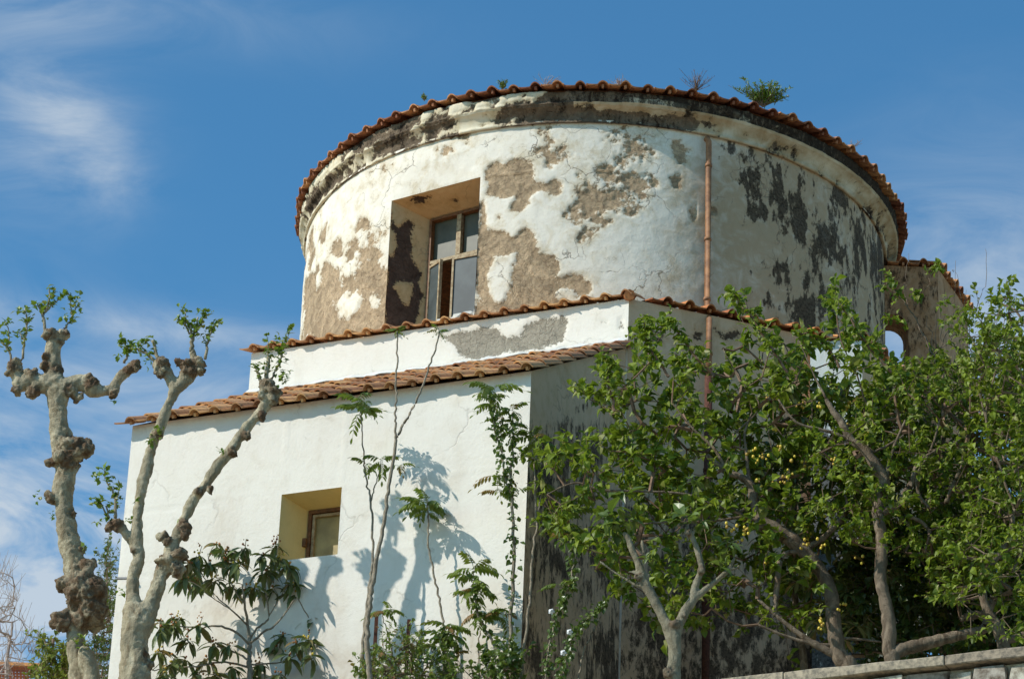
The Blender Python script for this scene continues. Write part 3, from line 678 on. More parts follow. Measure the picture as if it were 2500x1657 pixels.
# white sill block and broken pieces
v, f = box_vf(on_d(lu-.06, 11.78, DD+.1), TWn*(WW-lu+.2), NW*.22, (0, 0, .165)); part('window_sill', v, f, M['small_white'], dwin, attrs={'peel': [-60]*8, 'mould': [-9]*8})
for k in range(7):
    uu = .52+.13*k/2; s_ = .03+.03*random.random(); bm = bmesh.new(); bmesh.ops.create_icosphere(bm, subdivisions=1, radius=s_)
    p = on_d(uu+random.uniform(-.03, .03), 11.955+random.uniform(-.01, .02), DD-.16); vv_ = [np.array(q.co)*np.array([1.3, 1, .8])*(1+.25*random.random())+p for q in bm.verts]; ff = [tuple(q.index for q in fc.verts) for fc in bm.faces]; bm.free()
    part('rubble_lump', vv_, ff, M['small_white'], dwin, attrs={'peel': [-60]*len(vv_), 'mould': [-9]*len(vv_)})
def dbar(u_0, u_1, z_0, z_1, dep, th): return box_vf(on_d(u_0, z_0, dep), TWn*(u_1-u_0), NW*th, (0, 0, z_1-z_0))
ztr = 12.66; um = lu+.325; ue = WW+.1
v, f = merge(dbar(lu, lu+.025, zs_, zt, DD, .05), dbar(lu+.025, ue, zt-.025, zt, DD, .05)); part('window_frame', v, f, M['wood_dark'], dwin)
v, f = dbar(um-.024, um+.024, ztr+.025, zt-.025, DD, .045); part('mullion', v, f, M['wood'], dwin)
v, f = dbar(lu+.025, ue, ztr-.012, ztr+.018, DD, .048); part('transom', v, f, M['wood'], dwin)
v, f = dbar(lu+.025, um-.03, ztr+.03, zt-.025, DD+.012, .006); part('pane', v, f, M['glass'], dwin)
v, f = dbar(um+.03, ue, ztr+.03, zt-.025, DD+.012, .006); part('pane', v, f, M['glass'], dwin)
v, f = merge(dbar(lu+.12, um-.03, ztr+.04, ztr+.20, DD+.010, .002), dbar(um+.04, ue, ztr+.06, ztr+.22, DD+.010, .002)); part('lit_strip', v, f, simple('lit_pane_tone', (.24, .27, .25), .8, .05, 10, 0), dwin)  # pale strips paint light onto the lower half of the upper panes
def leaf_casement(hu, ang, wid, sgn, z0, z1):
    """casement hinged at hu, turned outwards"""
    o = on_d(hu, 0, DD-.03); ax = TWn*sgn*math.cos(ang)+NW*math.sin(ang); n_ = np.array([ax[1], -ax[0], 0])*sgn
    cs = sub_empty('casement', dwin, o+ax*wid/2+np.array([0, 0, (z0+z1)/2]))
    def bb(a0, a1, b0, b1, th=.03): return box_vf(o+ax*a0+np.array([0, 0, b0])-n_*th*.5, ax*(a1-a0), n_*th, (0, 0, b1-b0))
    v, f = merge(bb(0, .02, z0, z1), bb(wid-.02, wid, z0, z1), bb(.02, wid-.02, z0, z0+.022), bb(.02, wid-.02, z1-.026, z1)); part('sash', v, f, M['wood'], cs)
    v, f = bb(.02, wid-.02, z0+.022, z1-.026, .006); part('pane', v, f, M['frosted'], cs)
leaf_casement(lu+.015, math.radians(24), .20, 1, zs_+.02, ztr-.03)
leaf_casement(WW+.02, math.radians(7), .47, -1, zs_+.05, ztr-.03)
v, f = merge(dbar(lu, lu+.03, zs_, ztr-.03, DD+.005, .04), dbar(lu, ue, zs_-.02, zs_+.015, DD+.01, .04)); part('lower_frame', v, f, M['wood'], dwin)
v, f = box_vf(on_d(lu-.5, 11.7, DD+1.3), TWn*(WW+1.6), -NW*.02, (0, 0, 2.25)); part('black_backing', v, f, M['dark'], dwin)  # near-black panel added inside so the room behind reads unlit
v, f = tube_vf([on_d(lu+.27, 12.13, DD+.15), on_d(um+.02, 12.09, DD+.12)], [.004, .004], 5); part('stay_rod', v, f, M['metal'], dwin)

# --- drainpipe
def px_at(x, y, nrm_pt, n): return onplane(x, y, nrm_pt, n)
pa = math.radians(-71.3)
ptop = cyl(np.array([pa]), RW+.05, 13.62)[0]; pwall = cyl(np.array([pa]), RW-.05, 13.655)[0]
zj = ZB+.10; pj = cyl(np.array([pa]), RW+.055, zj)[0]
S0 = CO*np.array([1, 1, 0])+NS*.085
lowp = onplane(1731, 830, S0, NS); 
pts = [pwall, cyl(np.array([pa]), RW+.02, 13.665)[0], ptop, cyl(np.array([pa]), RW+.055, 13.55)[0], pj, np.array([lowp[0]*.5+pj[0]*.5, lowp[1]*.5+pj[1]*.5, ZB+.04]), np.array([lowp[0], lowp[1], ZB-.08]), np.array([lowp[0], lowp[1], 11.05])]
v, f = tube_vf(pts[:6]+pts[6:], [.027]*len(pts), 14); dp = part('downpipe', v, f, M['pipe'], church, True)
v, f = tube_vf([np.array([lowp[0]-.0, lowp[1]+.0, 11.16]), np.array([lowp[0], lowp[1], 6.9])], [.034, .034], 14); part('lower_downpipe', v, f, M['rust'], church, True)
for z_, ctr, rr_ in ((13.35, None, .033), (12.6, None, .033), (12.0, None, .033), (11.3, lowp, .034), (10.2, lowp, .04), (9.0, lowp, .04), (8.0, lowp, .04)):
    q = cyl(np.array([pa]), RW+.055, z_)[0] if ctr is None else np.array([ctr[0], ctr[1], z_])
    v, f = tube_vf([q, q+np.array([0, 0, .03])], [rr_, rr_], 12); part('pipe_collar', v, f, M['pipe'] if z_ > 11 else M['rust'], church, True)

# --- small sunlit block to the right, below the drum
B0 = at(1978, 832, 24.35); ab_ = math.radians(-6); TB = np.array([math.cos(ab_), math.sin(ab_), 0]); NB = np.array([math.sin(ab_), -math.cos(ab_), 0])
B1 = onplane(2104, 832, B0, NB); LBk = float((B1-B0)@TB); zt_ = B0[2]
T65b = np.array([math.cos(math.radians(58)), math.sin(math.radians(58)), 0])
sheet('side_block_wall', B0, TB, LBk, 6.9, zt_, M['small_white'], church, (), (), nrm=NB, amp=4, step=.03, base=-26, mfun=lambda P, Q: np.interp(Q[:, 1], [930, 1080], [-2.5, 1.])+.7*fbm(P, 3, 5))  # mask darkens the wall towards the bottom
B2 = B1+T65b*1.2; B3 = B0+T65b*1.2
V = [(B1[0], B1[1], 6.9), (B2[0], B2[1], 6.9), (B2[0], B2[1], zt_), (B1[0], B1[1], zt_), (B0[0], B0[1], 6.9), (B0[0], B0[1], zt_), (B3[0], B3[1], 6.9), (B3[0], B3[1], zt_)]
part('side_block_back', V, [(0, 1, 2, 3), (4, 5, 7, 6), (3, 2, 7, 5)], M['shade_wall'], church, attrs={'peel': [-60]*8, 'mould': [-1.4]*8})
blr = sub_empty('side_block_roof', church, B0)
s_b = -NB*math.cos(.35)+np.array([0, 0, math.sin(.35)]); tbm = tile_mesh('roof_tile', .2, .34, M['tile_lit'])
for i in range(3): inst('roof_tile', tbm, tile_mat(B0+TB*(-.05+i*.2)*LBk/.5+NB*.04+np.array([0, 0, .0]), TB, s_b), blr)
NBs = np.array([T65b[1], -T65b[0], 0]); s_c = -NBs*math.cos(.35)+np.array([0, 0, math.sin(.35)])
for i in range(5): inst('roof_tile', tbm, tile_mat(B1+T65b*(.02+i*.2)+NBs*.04, T65b, s_c), blr)

# --- buttress with arched opening at the far right of the drum
YA = 27.0; X0, X1 = 3.60, 4.165; zA = 13.70; th = .38
ox0, ox1 = at(2180, 780, YA)[0], at(2217, 780, YA)[0]; zsp = at(2200, 800, YA)[2]; rad = (ox1-ox0+.14)/2; occ = ox1-rad
arch = [(occ-rad*math.cos(t)*-1, zsp+rad*math.sin(t)) for t in np.linspace(0, math.pi, 12)]      # from right to left
out = [(X1, 10.0), (X1, zA), (X0-.25, zA), (X0-.25, 12.4), (occ-rad, 12.4)]+[(x_, z_) for x_, z_ in arch[::-1]]+[(ox1, 10.0)]
V = [(x_, YA, z_) for x_, z_ in out]+[(x_, YA+th, z_) for x_, z_ in out]; n_ = len(out)
Fc = [tuple(range(n_)), tuple(range(n_, 2*n_))[::-1]]+[(i, n_+i, n_+(i+1) % n_, (i+1) % n_) for i in range(n_)]
but = part('buttress_wall', V, Fc, M['shade_wall'], church, attrs={'peel': [-60]*len(V), 'mould': [.0]*len(V), 'grime_shade': [.8]*len(V)})
T65c = np.array([math.cos(math.radians(64.7)), math.sin(math.radians(64.7)), 0]); N65 = np.array([T65c[1], -T65c[0], 0])
p0 = np.array([X1+.003, YA, 10.]); Ls = 1.02; v, f = box_vf(p0, T65c*Ls, -N65*.3, (0, 0, zA-10)); part('buttress_side_wall', v, f, M['shade_wall'], church, attrs={'peel': [-60]*8, 'mould': [-.3]*8, 'grime_shade': [.7]*8})
bro = sub_empty('buttress_roof', church, (X1, YA, zA))
tbo = tile_mesh('roof_tile', .2, .34, M['tile_old'], h=.3)
s_d = -N65*math.cos(.3)+np.array([0, 0, math.sin(.3)])
for i in range(6): inst('roof_tile', tbo, tile_mat(np.array([X1, YA, zA+.0])+T65c*(-.06+i*.19)+N65*.05, T65c, s_d), bro)
for i in range(3): inst('roof_tile', tbo, tile_mat(np.array([X0-.12+i*.2, YA-.04, zA]), np.array([1., 0, 0]), np.array([0, math.cos(.12), math.sin(.12)])), bro)

# --- cable on the left corner of the wing
c1 = on_w(.10, 8.75, -.03); pts = [on_w(.16, 8.72, -.05), on_w(.03, 8.73, -.06)]
v, f = tube_vf(pts, [.012, .012], 7); part('cable_bracket', v, f, M['metal'], church)
v, f = tube_vf([on_w(.16, 8.73, -.03), on_w(.17, 8.3, -.02), on_w(.15, 7.8, -.02), on_w(.13, 7.1, -.02)], [.010]*4, 6); part('cable', v, f, M['metal'], church)

# ------------------------------------------------------------------ ground, terrace, street
def flat(name, poly, z, mat):
    o = part(name, [(p[0], p[1], z) for p in poly], [tuple(range(len(poly)))], mat); o['kind'] = 'structure'; return o
WP = at(2500, 1587, 19.0); Tp = np.array([math.cos(math.radians(-25)), math.sin(math.radians(-25)), 0]); Np = np.array([math.sin(math.radians(-25)), -math.cos(math.radians(-25)), 0])
zc_ = WP[2]
wa, wb2 = WP-Tp*9, WP+Tp*5
flat('terrace', [(wa-Np*.2)[:2], (wb2-Np*.2)[:2], (40, 18), (40, 60), (-40, 60), (-40, wa[1]+14)], zc_-.35, M['ground'])
flat('ground', [(-600, -600), (600, -600), (600, 600), (-600, 600)], -1.6, M['ground'])
flat('street', [(-60, -3), (60, -3), (60, 8), (-60, 8)], -1.596, M['road'])
flat('footpath', [(-60, 8), (60, 8), (60, 9.6), (-60, 9.6)], -1.48, M['coping'])

# ------------------------------------------------------------------ retaining wall
rw = thing('retaining_wall', 'low crumbling stone retaining wall with rough coping below the plum trees', 'wall', (WP[0], WP[1], -1.6))
v, f = box_vf(np.array([wa[0], wa[1], -1.6])-Np*.0+Np*-.40, Tp*14, Np*.37, (0, 0, zc_-.076+1.6)); part('wall_core', v, f, M['render'], rw)
L = 0; first = True
while L < 13.9:
    ln = random.uniform(.75, 1.2); ln = min(ln, 14-L)
    o = wa+Tp*(L+.004)-Np*.42; o = np.array([o[0], o[1], zc_-.07+random.uniform(-.003, .003)])
    bm = bmesh.new(); nseg = max(4, int(ln/.12)); 
    v, f = box_vf(o, Tp*(ln-.005), Np*.50, (0, 0, .07)); bvs = [bm.verts.new(q) for q in v]
    for q in f: bm.faces.new([bvs[i] for i in q])
    bmesh.ops.subdivide_edges(bm, edges=bm.edges[:], cuts=4, use_grid_fill=True); bmesh.ops.bevel(bm, geom=[e for e in bm.edges if e.calc_face_angle(0) > 1], offset=.006, segments=1, affect='EDGES')
    bm.verts.index_update(); bm.faces.index_update()
    pp = np.array([q.co for q in bm.verts]); pp = pp+(.007*fbm(pp, 9, 3))[:, None]*np.array([.4, .4, 1.]); ff = [tuple(q.index for q in fc.verts) for fc in bm.faces]; bm.free()
    part('coping_stone', pp, ff, M['coping'], rw); L += ln
# stones in the face, near the visible top
stones = [];
for rr in range(5):
    L = 4+random.uniform(0, .1); z1 = zc_-.085-rr*.13
    while L < 11.5:
        ln = random.uniform(.12, .34); hh = random.uniform(.09, .122)
        o = wa+Tp*L-Np*.03; o = np.array([o[0], o[1], z1-.125+random.uniform(0, .008)]); v, f = box_vf(o, Tp*(ln-.02), Np*(.03+random.uniform(.012, .035)), (0, 0, hh))
        v = np.array(v)+RNG.normal(0, .008, (8, 3)); part('stone', v, f, M['rubble'], rw); L += ln

# ------------------------------------------------------------------ foliage helpers
def leaf_ovate(Ln=1., W=.6, fold=.12, curl=.15):
    V = [(0, 0, 0), (.22*W*1.5, .28*Ln, fold*.6), (.5*W, .5*Ln, fold), (.30*W, .78*Ln, fold*.6-curl*.4), (0, Ln, -curl), (-.30*W, .78*Ln, fold*.6-curl*.4), (-.5*W, .5*Ln, fold), (-.22*W*1.5, .28*Ln, fold*.6), (0, .5*Ln, 0.02), (0, .28*Ln, 0), (0, .78*Ln, -curl*.4)]
    Fc = [(0, 1, 9), (9, 1, 2, 8), (8, 2, 3, 10), (10, 3, 4), (0, 9, 7), (9, 8, 6, 7), (8, 10, 5, 6), (10, 4, 5)]
    return np.array(V, float), Fc
def leaf_long(Ln=1., W=.26, bend=.35, fold=.04):
    V, Fc = [], []; ts = [0, .12, .35, .6, .82, 1]; ws = [.05, .35, .85, 1., .62, .04]
    for t, w in zip(ts, ws):
        z = -bend*t*t; y = Ln*t*(1-.12*t)
        V += [(-.5*W*w, y, z+fold*w), (0, y, z), (.5*W*w, y, z+fold*w)]
    for i in range(len(ts)-1):
        a = i*3; Fc += [(a, a+1, a+4, a+3), (a+1, a+2, a+5, a+4)]
    return np.array(V, float), Fc
def leaf_lobed():
    pts = [(0, 0), (.16, .05), (.42, -.02), (.30, .22), (.55, .40), (.30, .48), (.26, .62), (0, 1.), (-.26, .62), (-.30, .48), (-.55, .40), (-.30, .22), (-.42, -.02), (-.16, .05)]
    V = [(x, y, .10*abs(x)*2-.1*y*y) for x, y in pts]+[(0, .38, -.02)]
    return np.array(V, float), [(i, (i+1) % 14, 14) for i in range(14)]
def leaf_pinnate(npair=6, droop=.45):
    V, Fc = [], []; lv, lf = leaf_long(.38, .13, .12, .01)
    def rach(t): return np.array([0, t*(1-.15*t), .30*t-droop*t*t])
    for i in range(npair*2+1):
        if i == npair*2: t = 1.; ang = 0.
        else: t = .22+.72*(i//2)/npair; ang = (1 if i % 2 else -1)*(1.25-.35*t)
        o = rach(t); sc = .95-.35*abs(t-.5); c, s = math.cos(ang), math.sin(ang); dr = random.uniform(.25, .75)
        Rz = np.array([[c, s, 0], [-s, c, 0], [0, 0, 1]]).T; Rx = np.array([[1, 0, 0], [0, math.cos(dr), math.sin(dr)], [0, -math.sin(dr), math.cos(dr)]])
        P = (lv*sc)@Rx.T@Rz.T+o; b = len(V); V += list(P); Fc += [tuple(k+b for k in q) for q in lf]
    v, f = tube_vf([rach(t) for t in np.linspace(0, 1, 5)], [.012, .011, .009, .007, .004], 3); b = len(V); V += list(v); Fc += [tuple(k+b for k in q) for q in f]
    return np.array(V, float), Fc
def rot_to(y, up, roll=0.):
    y = y/np.linalg.norm(y); z = up-y*(up@y); 
    if np.linalg.norm(z) < 1e-3: z = np.array([1., 0, 0])-y*y[0]
    z /= np.linalg.norm(z); x = np.cross(y, z); c, s = math.cos(roll), math.sin(roll); x, z = x*c+z*s, z*c-x*s
    return np.stack([x, y, z], 1)
class Leaves:
    def __init__(s): s.items = []                       # (template index, pos, 3x3, size)
    def add(s, k, p, Rm, size): s.items.append((k, np.asarray(p, float), Rm, size))
    def build(s, temps, mat, parent, part_name='leaf', nparts=300, mass='foliage', smooth=False):
        if not s.items: return
        vis = []
        for it in s.items:
            q, z = topx(it[1]); fac = abs(float((it[2][:, 2])@(it[1]/np.linalg.norm(it[1]))))
            inside = -20 < q[0] < 2520 and -20 < q[1] < 1680
            vis.append((it[3]/z*(.4+fac))*(1 if inside else 0)-(z*.0))
        near = np.array([it[1]@F_ for it in s.items]); key = np.array(vis)*(1-.04*(near-near.min())); order = np.argsort(-key); sel = set(order[:nparts].tolist())
        mes = [meshdata(part_name, V, Fc, mat, smooth) for V, Fc in temps]
        for i in sorted(sel):
            k, p, Rm, sz = s.items[i]; M4 = Matrix.Identity(4)
            for a in range(3):
                for b in range(3): M4[a][b] = Rm[a, b]*sz
                M4[a][3] = p[a]
            inst(part_name, mes[k], M4, parent)
        rest = [s.items[i] for i in range(len(s.items)) if i not in sel]
        if rest:
            Vs, Fs, Ts, base = [], [], [], 0
            for k, p, Rm, sz in rest:
                V, Fc = temps[k]; Vs.append(V@Rm.T*sz+p); Fs += [tuple(q+base for q in f) for f in Fc]; Ts.append(np.full(len(V), random.random())); base += len(V)
            part(mass, np.concatenate(Vs), Fs, mat, parent, smooth, attrs={'tint': np.concatenate(Ts)}, kind='stuff')
def rvec(s=1.):
    v = RNG.normal(0, 1, 3); return v/np.linalg.norm(v)*s

def blob_mesh(name, chains, knobs, mat, parent, voxel=.011, lump=.010, klump=.02, jit=.0):
    """trunk: chains of spheres and knobs fused by a voxel remesh, then roughened"""
    bm = bmesh.new()
    def sph(p, r, sub=2):
        bmesh.ops.create_icosphere(bm, subdivisions=sub, radius=r, matrix=Matrix.Translation(Vector(p)))
    for P, R in chains:
        P, R = smooth_path(P, R, 4)
        for i in range(len(P)-1):
            L_ = np.linalg.norm(P[i+1]-P[i]); k = max(1, int(L_/(.35*min(R[i], R[i+1])+1e-4)))
            for j in range(k): t = j/k; sph(P[i]*(1-t)+P[i+1]*t, R[i]*(1-t)+R[i+1]*t)
        sph(P[-1], R[-1])
    for p, r in knobs:
        r *= 1.22; sph(p, r*.82)
        for _ in range(9): sph(np.array(p)+rvec(r*random.uniform(.4, .7)), r*random.uniform(.28, .52), 2)
    me = bpy.data.meshes.new(name); bm.to_mesh(me); bm.free(); tmp = bpy.data.objects.new('tmp', me); COL.objects.link(tmp)
    md = tmp.modifiers.new('r', 'REMESH'); md.mode = 'VOXEL'; md.voxel_size = voxel
    sm = tmp.modifiers.new('s', 'SMOOTH'); sm.iterations = 2; sm.factor = .5
    dg = bpy.context.evaluated_depsgraph_get(); ev = tmp.evaluated_get(dg); m2 = bpy.data.meshes.new_from_object(ev)
    V = np.empty(len(m2.vertices)*3); m2.vertices.foreach_get('co', V); V = V.reshape(-1, 3)
    Nn = np.empty(len(m2.vertices)*3); m2.vertices.foreach_get('normal', Nn); Nn = Nn.reshape(-1, 3)
    Fc = [tuple(p.vertices) for p in m2.polygons]
    bpy.data.objects.remove(tmp); bpy.data.meshes.remove(m2)
    kn = np.zeros(len(V))
    for p, r in knobs: kn = np.maximum(kn, np.clip(1.7-np.linalg.norm(V-np.array(p), axis=1)/(r*1.15), 0, 1))
    n1 = fbm(V, 9, 4, .6); n2 = fbm(V+5, 26, 4, .6)
    V = V+Nn*(lump*n1+.0035*n2+kn*(klump*.95*fbm(V+2, 22, 5, .7)+.014*fbm(V+6, 9, 3)))[:, None]
    return part(name, V, Fc, mat, parent, True, attrs={'knob': kn})

# ------------------------------------------------------------------ plane trees on the left
Z1 = (3.136, 0, 650); Z2 = (3.0933, 0, 1150)
def ch(view, Y, pts):
    P, R = path_px(pts, Y, *view); return P, [r*1.13 for r in R]
LOB = leaf_lobed(); OV = leaf_ovate(); OV2 = leaf_ovate(1, .75, .18, .28); LG = leaf_long(); LG2 = leaf_long(1, .28, .6); 
def shoots(parent, specs, Y, view, mat, leaves, lsize=.055, dens=1.):
    for pts in specs:
        P, R = path_px([(x, y, r) for x, y, r in pts], Y, *view); P, R = smooth_path(P, R, 4, .004)
        v, f = tube_vf(P, R, 6); part('shoot', v, f, mat, parent, True)
        n = len(P)
        for i in range(max(1, n//3), n):
            for _ in range(int(2*dens+random.random()*2)):
                dv = rvec(); dv[2] = abs(dv[2])*.5; p = P[i]+rvec(random.uniform(.005, .035)); sz = lsize*random.uniform(.5, 1.15)
                leaves.add(random.randrange(2), p, rot_to(dv+np.array([0, 0, .15]), np.array([random.gauss(0, .5), random.gauss(-.3, .5), 1.])), sz)
def tufts(parent, pts, Y, view, leaves, lsize=.05, n=9, spread=.05):
    for x, y in pts:
        c = at(view[1]+x/view[0], view[2]+y/view[0], Y)
        for _ in range(n):
            dv = rvec(); leaves.add(random.randrange(2), c+rvec(random.uniform(0, spread)), rot_to(dv, np.array([random.gauss(0, .6), -.4, 1.])), lsize*random.uniform(.5, 1.1))
YA_ = 22.1
ta = thing('plane_tree', 'leftmost pollarded plane tree with thick knobbly trunk against the sky', 'tree', at(200, 1657, YA_)*np.array([1, 1, 0])+np.array([0, 0, zc_-.35]))
bt = at(205, 1700, YA_)
ca = [ch(Z2, YA_, [(600, 2600, 80), (600, 1568, 76), (575, 1300, 62), (600, 1100, 80), (600, 900, 95), (560, 700, 72), (530, 560, 70), (505, 430, 64), (480, 250, 66), (480, 120, 74), (500, 0, 78)]),
      ch(Z1, YA_, [(500, 1500, 85), (480, 1380, 80), (455, 1230, 70), (440, 1080, 66), (440, 960, 80), (410, 840, 60), (400, 720, 55), (405, 620, 48), (420, 550, 55)]),
      ch(Z1, YA_, [(440, 960, 80), (560, 900, 58), (660, 900, 62), (740, 955, 52), (820, 950, 36), (870, 935, 33), (905, 870, 33), (950, 820, 34), (1010, 780, 45)]),
      ch(Z1, YA_, [(430, 900, 75), (320, 900, 72), (230, 880, 66), (150, 900, 50), (120, 800, 42), (110, 760, 45)]),
      ch(Z2, YA_-.12, [(690, 2200, 75), (690, 1568, 62), (665, 1450, 62), (640, 1370, 52)])]
ka = [(Z2, 650, 930, 165), (Z2, 690, 1050, 130), (Z2, 470, 1130, 88), (Z2, 480, 850, 62), (Z2, 660, 730, 72), (Z2, 620, 1120, 80), (Z2, 380, 210, 42), (Z2, 540, 320, 34), (Z1, 560, 1400, 105), (Z1, 650, 1400, 72), (Z1, 480, 1480, 75), (Z1, 400, 1500, 40), (Z1, 520, 1500, 80),
      (Z1, 540, 960, 52), (Z1, 600, 1000, 34), (Z1, 862, 985, 30), (Z1, 1050, 765, 48), (Z1, 990, 790, 38), (Z1, 250, 960, 50), (Z1, 130, 950, 40), (Z1, 110, 770, 52), (Z1, 60, 815, 24), (Z1, 380, 530, 50), (Z1, 500, 515, 38), (Z1, 350, 700, 38), (Z1, 430, 800, 42), (Z1, 350, 770, 36), (Z1, 470, 590, 30), (Z1, 250, 830, 45), (Z1, 680, 890, 52), (Z1, 740, 900, 36),
      (Z2, 640, 1370, 50), (Z2, 600, 600, 26)]
kk_ = []
for vw, x, y, r in ka:
    p = at(vw[1]+x/vw[0], vw[2]+y/vw[0], YA_-.03); kk_.append((p, r/vw[0]*(p@F_)/FPX))
blob_mesh('trunk', ca, kk_, M['plane_bark'], ta)
la = Leaves()
shoots(ta, [[(160, 720, 11), (180, 600, 10), (205, 440, 8), (190, 320, 4)], [(180, 560, 6), (140, 500, 3)], [(95, 730, 10), (55, 630, 9), (10, 585, 5)], [(55, 630, 8), (70, 530, 6), (40, 420, 3)], [(205, 450, 6), (235, 380, 3)],
            [(345, 540, 14), (332, 370, 12), (290, 300, 6)], [(335, 370, 10), (370, 290, 8), (380, 180, 5)], [(355, 350, 7), (410, 290, 5), (470, 240, 3)], [(490, 480, 12), (545, 410, 9), (580, 320, 4)], [(560, 380, 6), (540, 280, 4), (540, 220, 2)], [(950, 740, 12), (980, 650, 8), (940, 580, 4)], [(990, 660, 6), (1010, 600, 3)]], YA_, Z1, M['plane_bark'], la)
tufts(ta, [(340, 280), (400, 210), (480, 220), (590, 240), (620, 320), (510, 380), (40, 430), (160, 340), (180, 490), (920, 570), (980, 590), (900, 680), (1000, 640), (870, 1015)], YA_, Z1, la, .052, 8)
tufts(ta, [(610, 1240), (650, 1300), (570, 1290), (300, 190), (400, 330), (640, 560)], YA_-.2, Z2, la, .045, 7)
la.build([LOB, OV2], M['plane_leaf'], ta)

YB_ = 21.9
tb_ = thing('plane_tree', 'pollarded plane tree with forked smooth limbs in front of the white wing wall', 'tree', at(325, 1657, YB_)*np.array([1, 1, 0])+np.array([0, 0, zc_-.35]))
tb_['group'] = ta['group'] = 'pollarded plane trees on the left'
cb = [ch(Z2, YB_, [(1020, 2600, 125), (1020, 1568, 112), (1015, 1400, 100), (1010, 1280, 95), (1040, 1140, 110), (1010, 1040, 70), (1000, 940, 46), (1010, 800, 43), (1045, 680, 46), (1042, 600, 44), (1035, 470, 40), (1045, 250, 38), (1070, 100, 37), (1110, 0, 37)]),
      ch(Z1, YB_, [(1115, 1580, 37), (1150, 1430, 36), (1190, 1310, 36), (1235, 1200, 38), (1290, 1060, 37), (1340, 950, 42), (1300, 850, 42), (1255, 770, 42)]),
      ch(Z1, YB_, [(1340, 950, 42), (1420, 860, 50), (1480, 780, 50), (1480, 700, 32), (1470, 640, 26)]),
      ch(Z2, YB_, [(1060, 1140, 100), (1130, 1020, 62), (1175, 900, 54), (1215, 800, 52), (1260, 700, 62), (1300, 580, 44), (1350, 470, 40), (1400, 340, 35), (1480, 190, 36), (1560, 90, 38), (1640, -40, 38)]),
      ch(Z1, YB_, [(1665, 1520, 40), (1770, 1400, 38), (1860, 1270, 38), (1950, 1160, 38), (2020, 1080, 44), (2050, 980, 55), (2030, 900, 36)]),
      ch(Z2, YB_, [(1035, 610, 34), (1005, 570, 28), (965, 490, 28), (910, 420, 34), (860, 400, 36)])]
kb = [(Z2, 1090, 1080, 48), (Z2, 1060, 1120, 60), (Z2, 1090, 1400, 45), (Z2, 1110, 1460, 50), (Z1, 1235, 755, 44), (Z1, 1225, 810, 44), (Z1, 1430, 760, 62), (Z1, 1510, 740, 60), (Z1, 1540, 800, 34), (Z1, 1370, 740, 36), (Z1, 1460, 800, 52), (Z1, 1205, 1290, 38), (Z1, 1240, 1300, 26),
      (Z2, 1240, 690, 62), (Z2, 1350, 640, 62), (Z2, 1330, 730, 62), (Z2, 1240, 490, 34), (Z2, 1270, 530, 30), (Z2, 1390, 430, 38), (Z2, 1400, 480, 30), (Z2, 1490, 150, 30), (Z2, 1590, 145, 28), (Z2, 1380, 380, 30), (Z1, 2005, 1150, 40), (Z1, 1780, 1420, 34), (Z1, 1890, 1290, 34), (Z1, 2040, 930, 62), (Z1, 2090, 960, 58), (Z1, 2090, 1030, 44), (Z1, 2010, 990, 40),
      (Z2, 850, 410, 48), (Z2, 810, 440, 26), (Z2, 900, 390, 34), (Z2, 1010, 600, 22)]
kk_ = []
for vw, x, y, r in kb:
    p = at(vw[1]+x/vw[0], vw[2]+y/vw[0], YB_-.03); kk_.append((p, r/vw[0]*(p@F_)/FPX))
blob_mesh('trunk', cb, kk_, M['plane_bark'], tb_)
lb = Leaves()
shoots(tb_, [[(1200, 740, 16), (1120, 670, 12), (1045, 630, 8)], [(1120, 670, 6), (1080, 600, 4), (1100, 560, 2)], [(1215, 710, 16), (1190, 650, 14), (1168, 570, 12)], [(1465, 650, 18), (1475, 560, 16), (1505, 490, 12), (1550, 400, 7)], [(1470, 600, 12), (1462, 500, 11), (1460, 430, 10)], [(1480, 540, 9), (1430, 470, 7), (1420, 350, 4)], [(1430, 460, 7), (1380, 420, 4)],
             [(1570, 710, 13), (1590, 600, 11), (1620, 480, 7), (1680, 430, 3)], [(1500, 500, 9), (1515, 390, 7)], [(1560, 400, 5), (1600, 360, 2)],
             [(2005, 900, 16), (1980, 830, 14), (1962, 775, 12)], [(2040, 890, 20), (2048, 780, 18), (2055, 690, 16)], [(2080, 860, 12), (2130, 760, 10), (2165, 650, 5), (2190, 540, 2)], [(2050, 700, 6), (2050, 540, 3)], [(2170, 640, 4), (2225, 480, 2)]], YB_, Z1, M['plane_bark'], lb)
shoots(tb_, [[(870, 350, 14), (875, 240, 12), (850, 150, 9), (800, 60, 5), (790, -20, 3)], [(810, 370, 9), (780, 280, 7), (740, 210, 3)], [(825, 350, 8), (800, 260, 7)], [(875, 230, 6), (905, 110, 3)]], YB_, Z2, M['plane_bark'], lb)
tufts(tb_, [(1390, 330), (1360, 410), (1540, 340), (1650, 430), (1600, 480), (1560, 560), (1100, 580), (1060, 620), (1130, 720), (2120, 560), (2040, 650), (2180, 700), (2230, 480), (2150, 840), (2170, 880), (2200, 850), (1960, 750), (2130, 650), (2110, 790)], YB_, Z1, lb, .05, 9)
tufts(tb_, [(1040, 230), (720, 40), (760, 20), (830, 40), (900, 200), (890, 260), (720, 250), (740, 380), (700, 220), (970, 360), (920, 900), (1110, 1010), (1390, 360), (850, 340), (870, 120)], YB_, Z2, lb, .05, 7)
tufts(tb_, [(1150, 1340), (1190, 1260), (1220, 1270), (1160, 1330), (1700, 1400)], YB_-.1, Z1, lb, .045, 8)
lb.build([LOB, OV2], M['plane_leaf'], tb_)

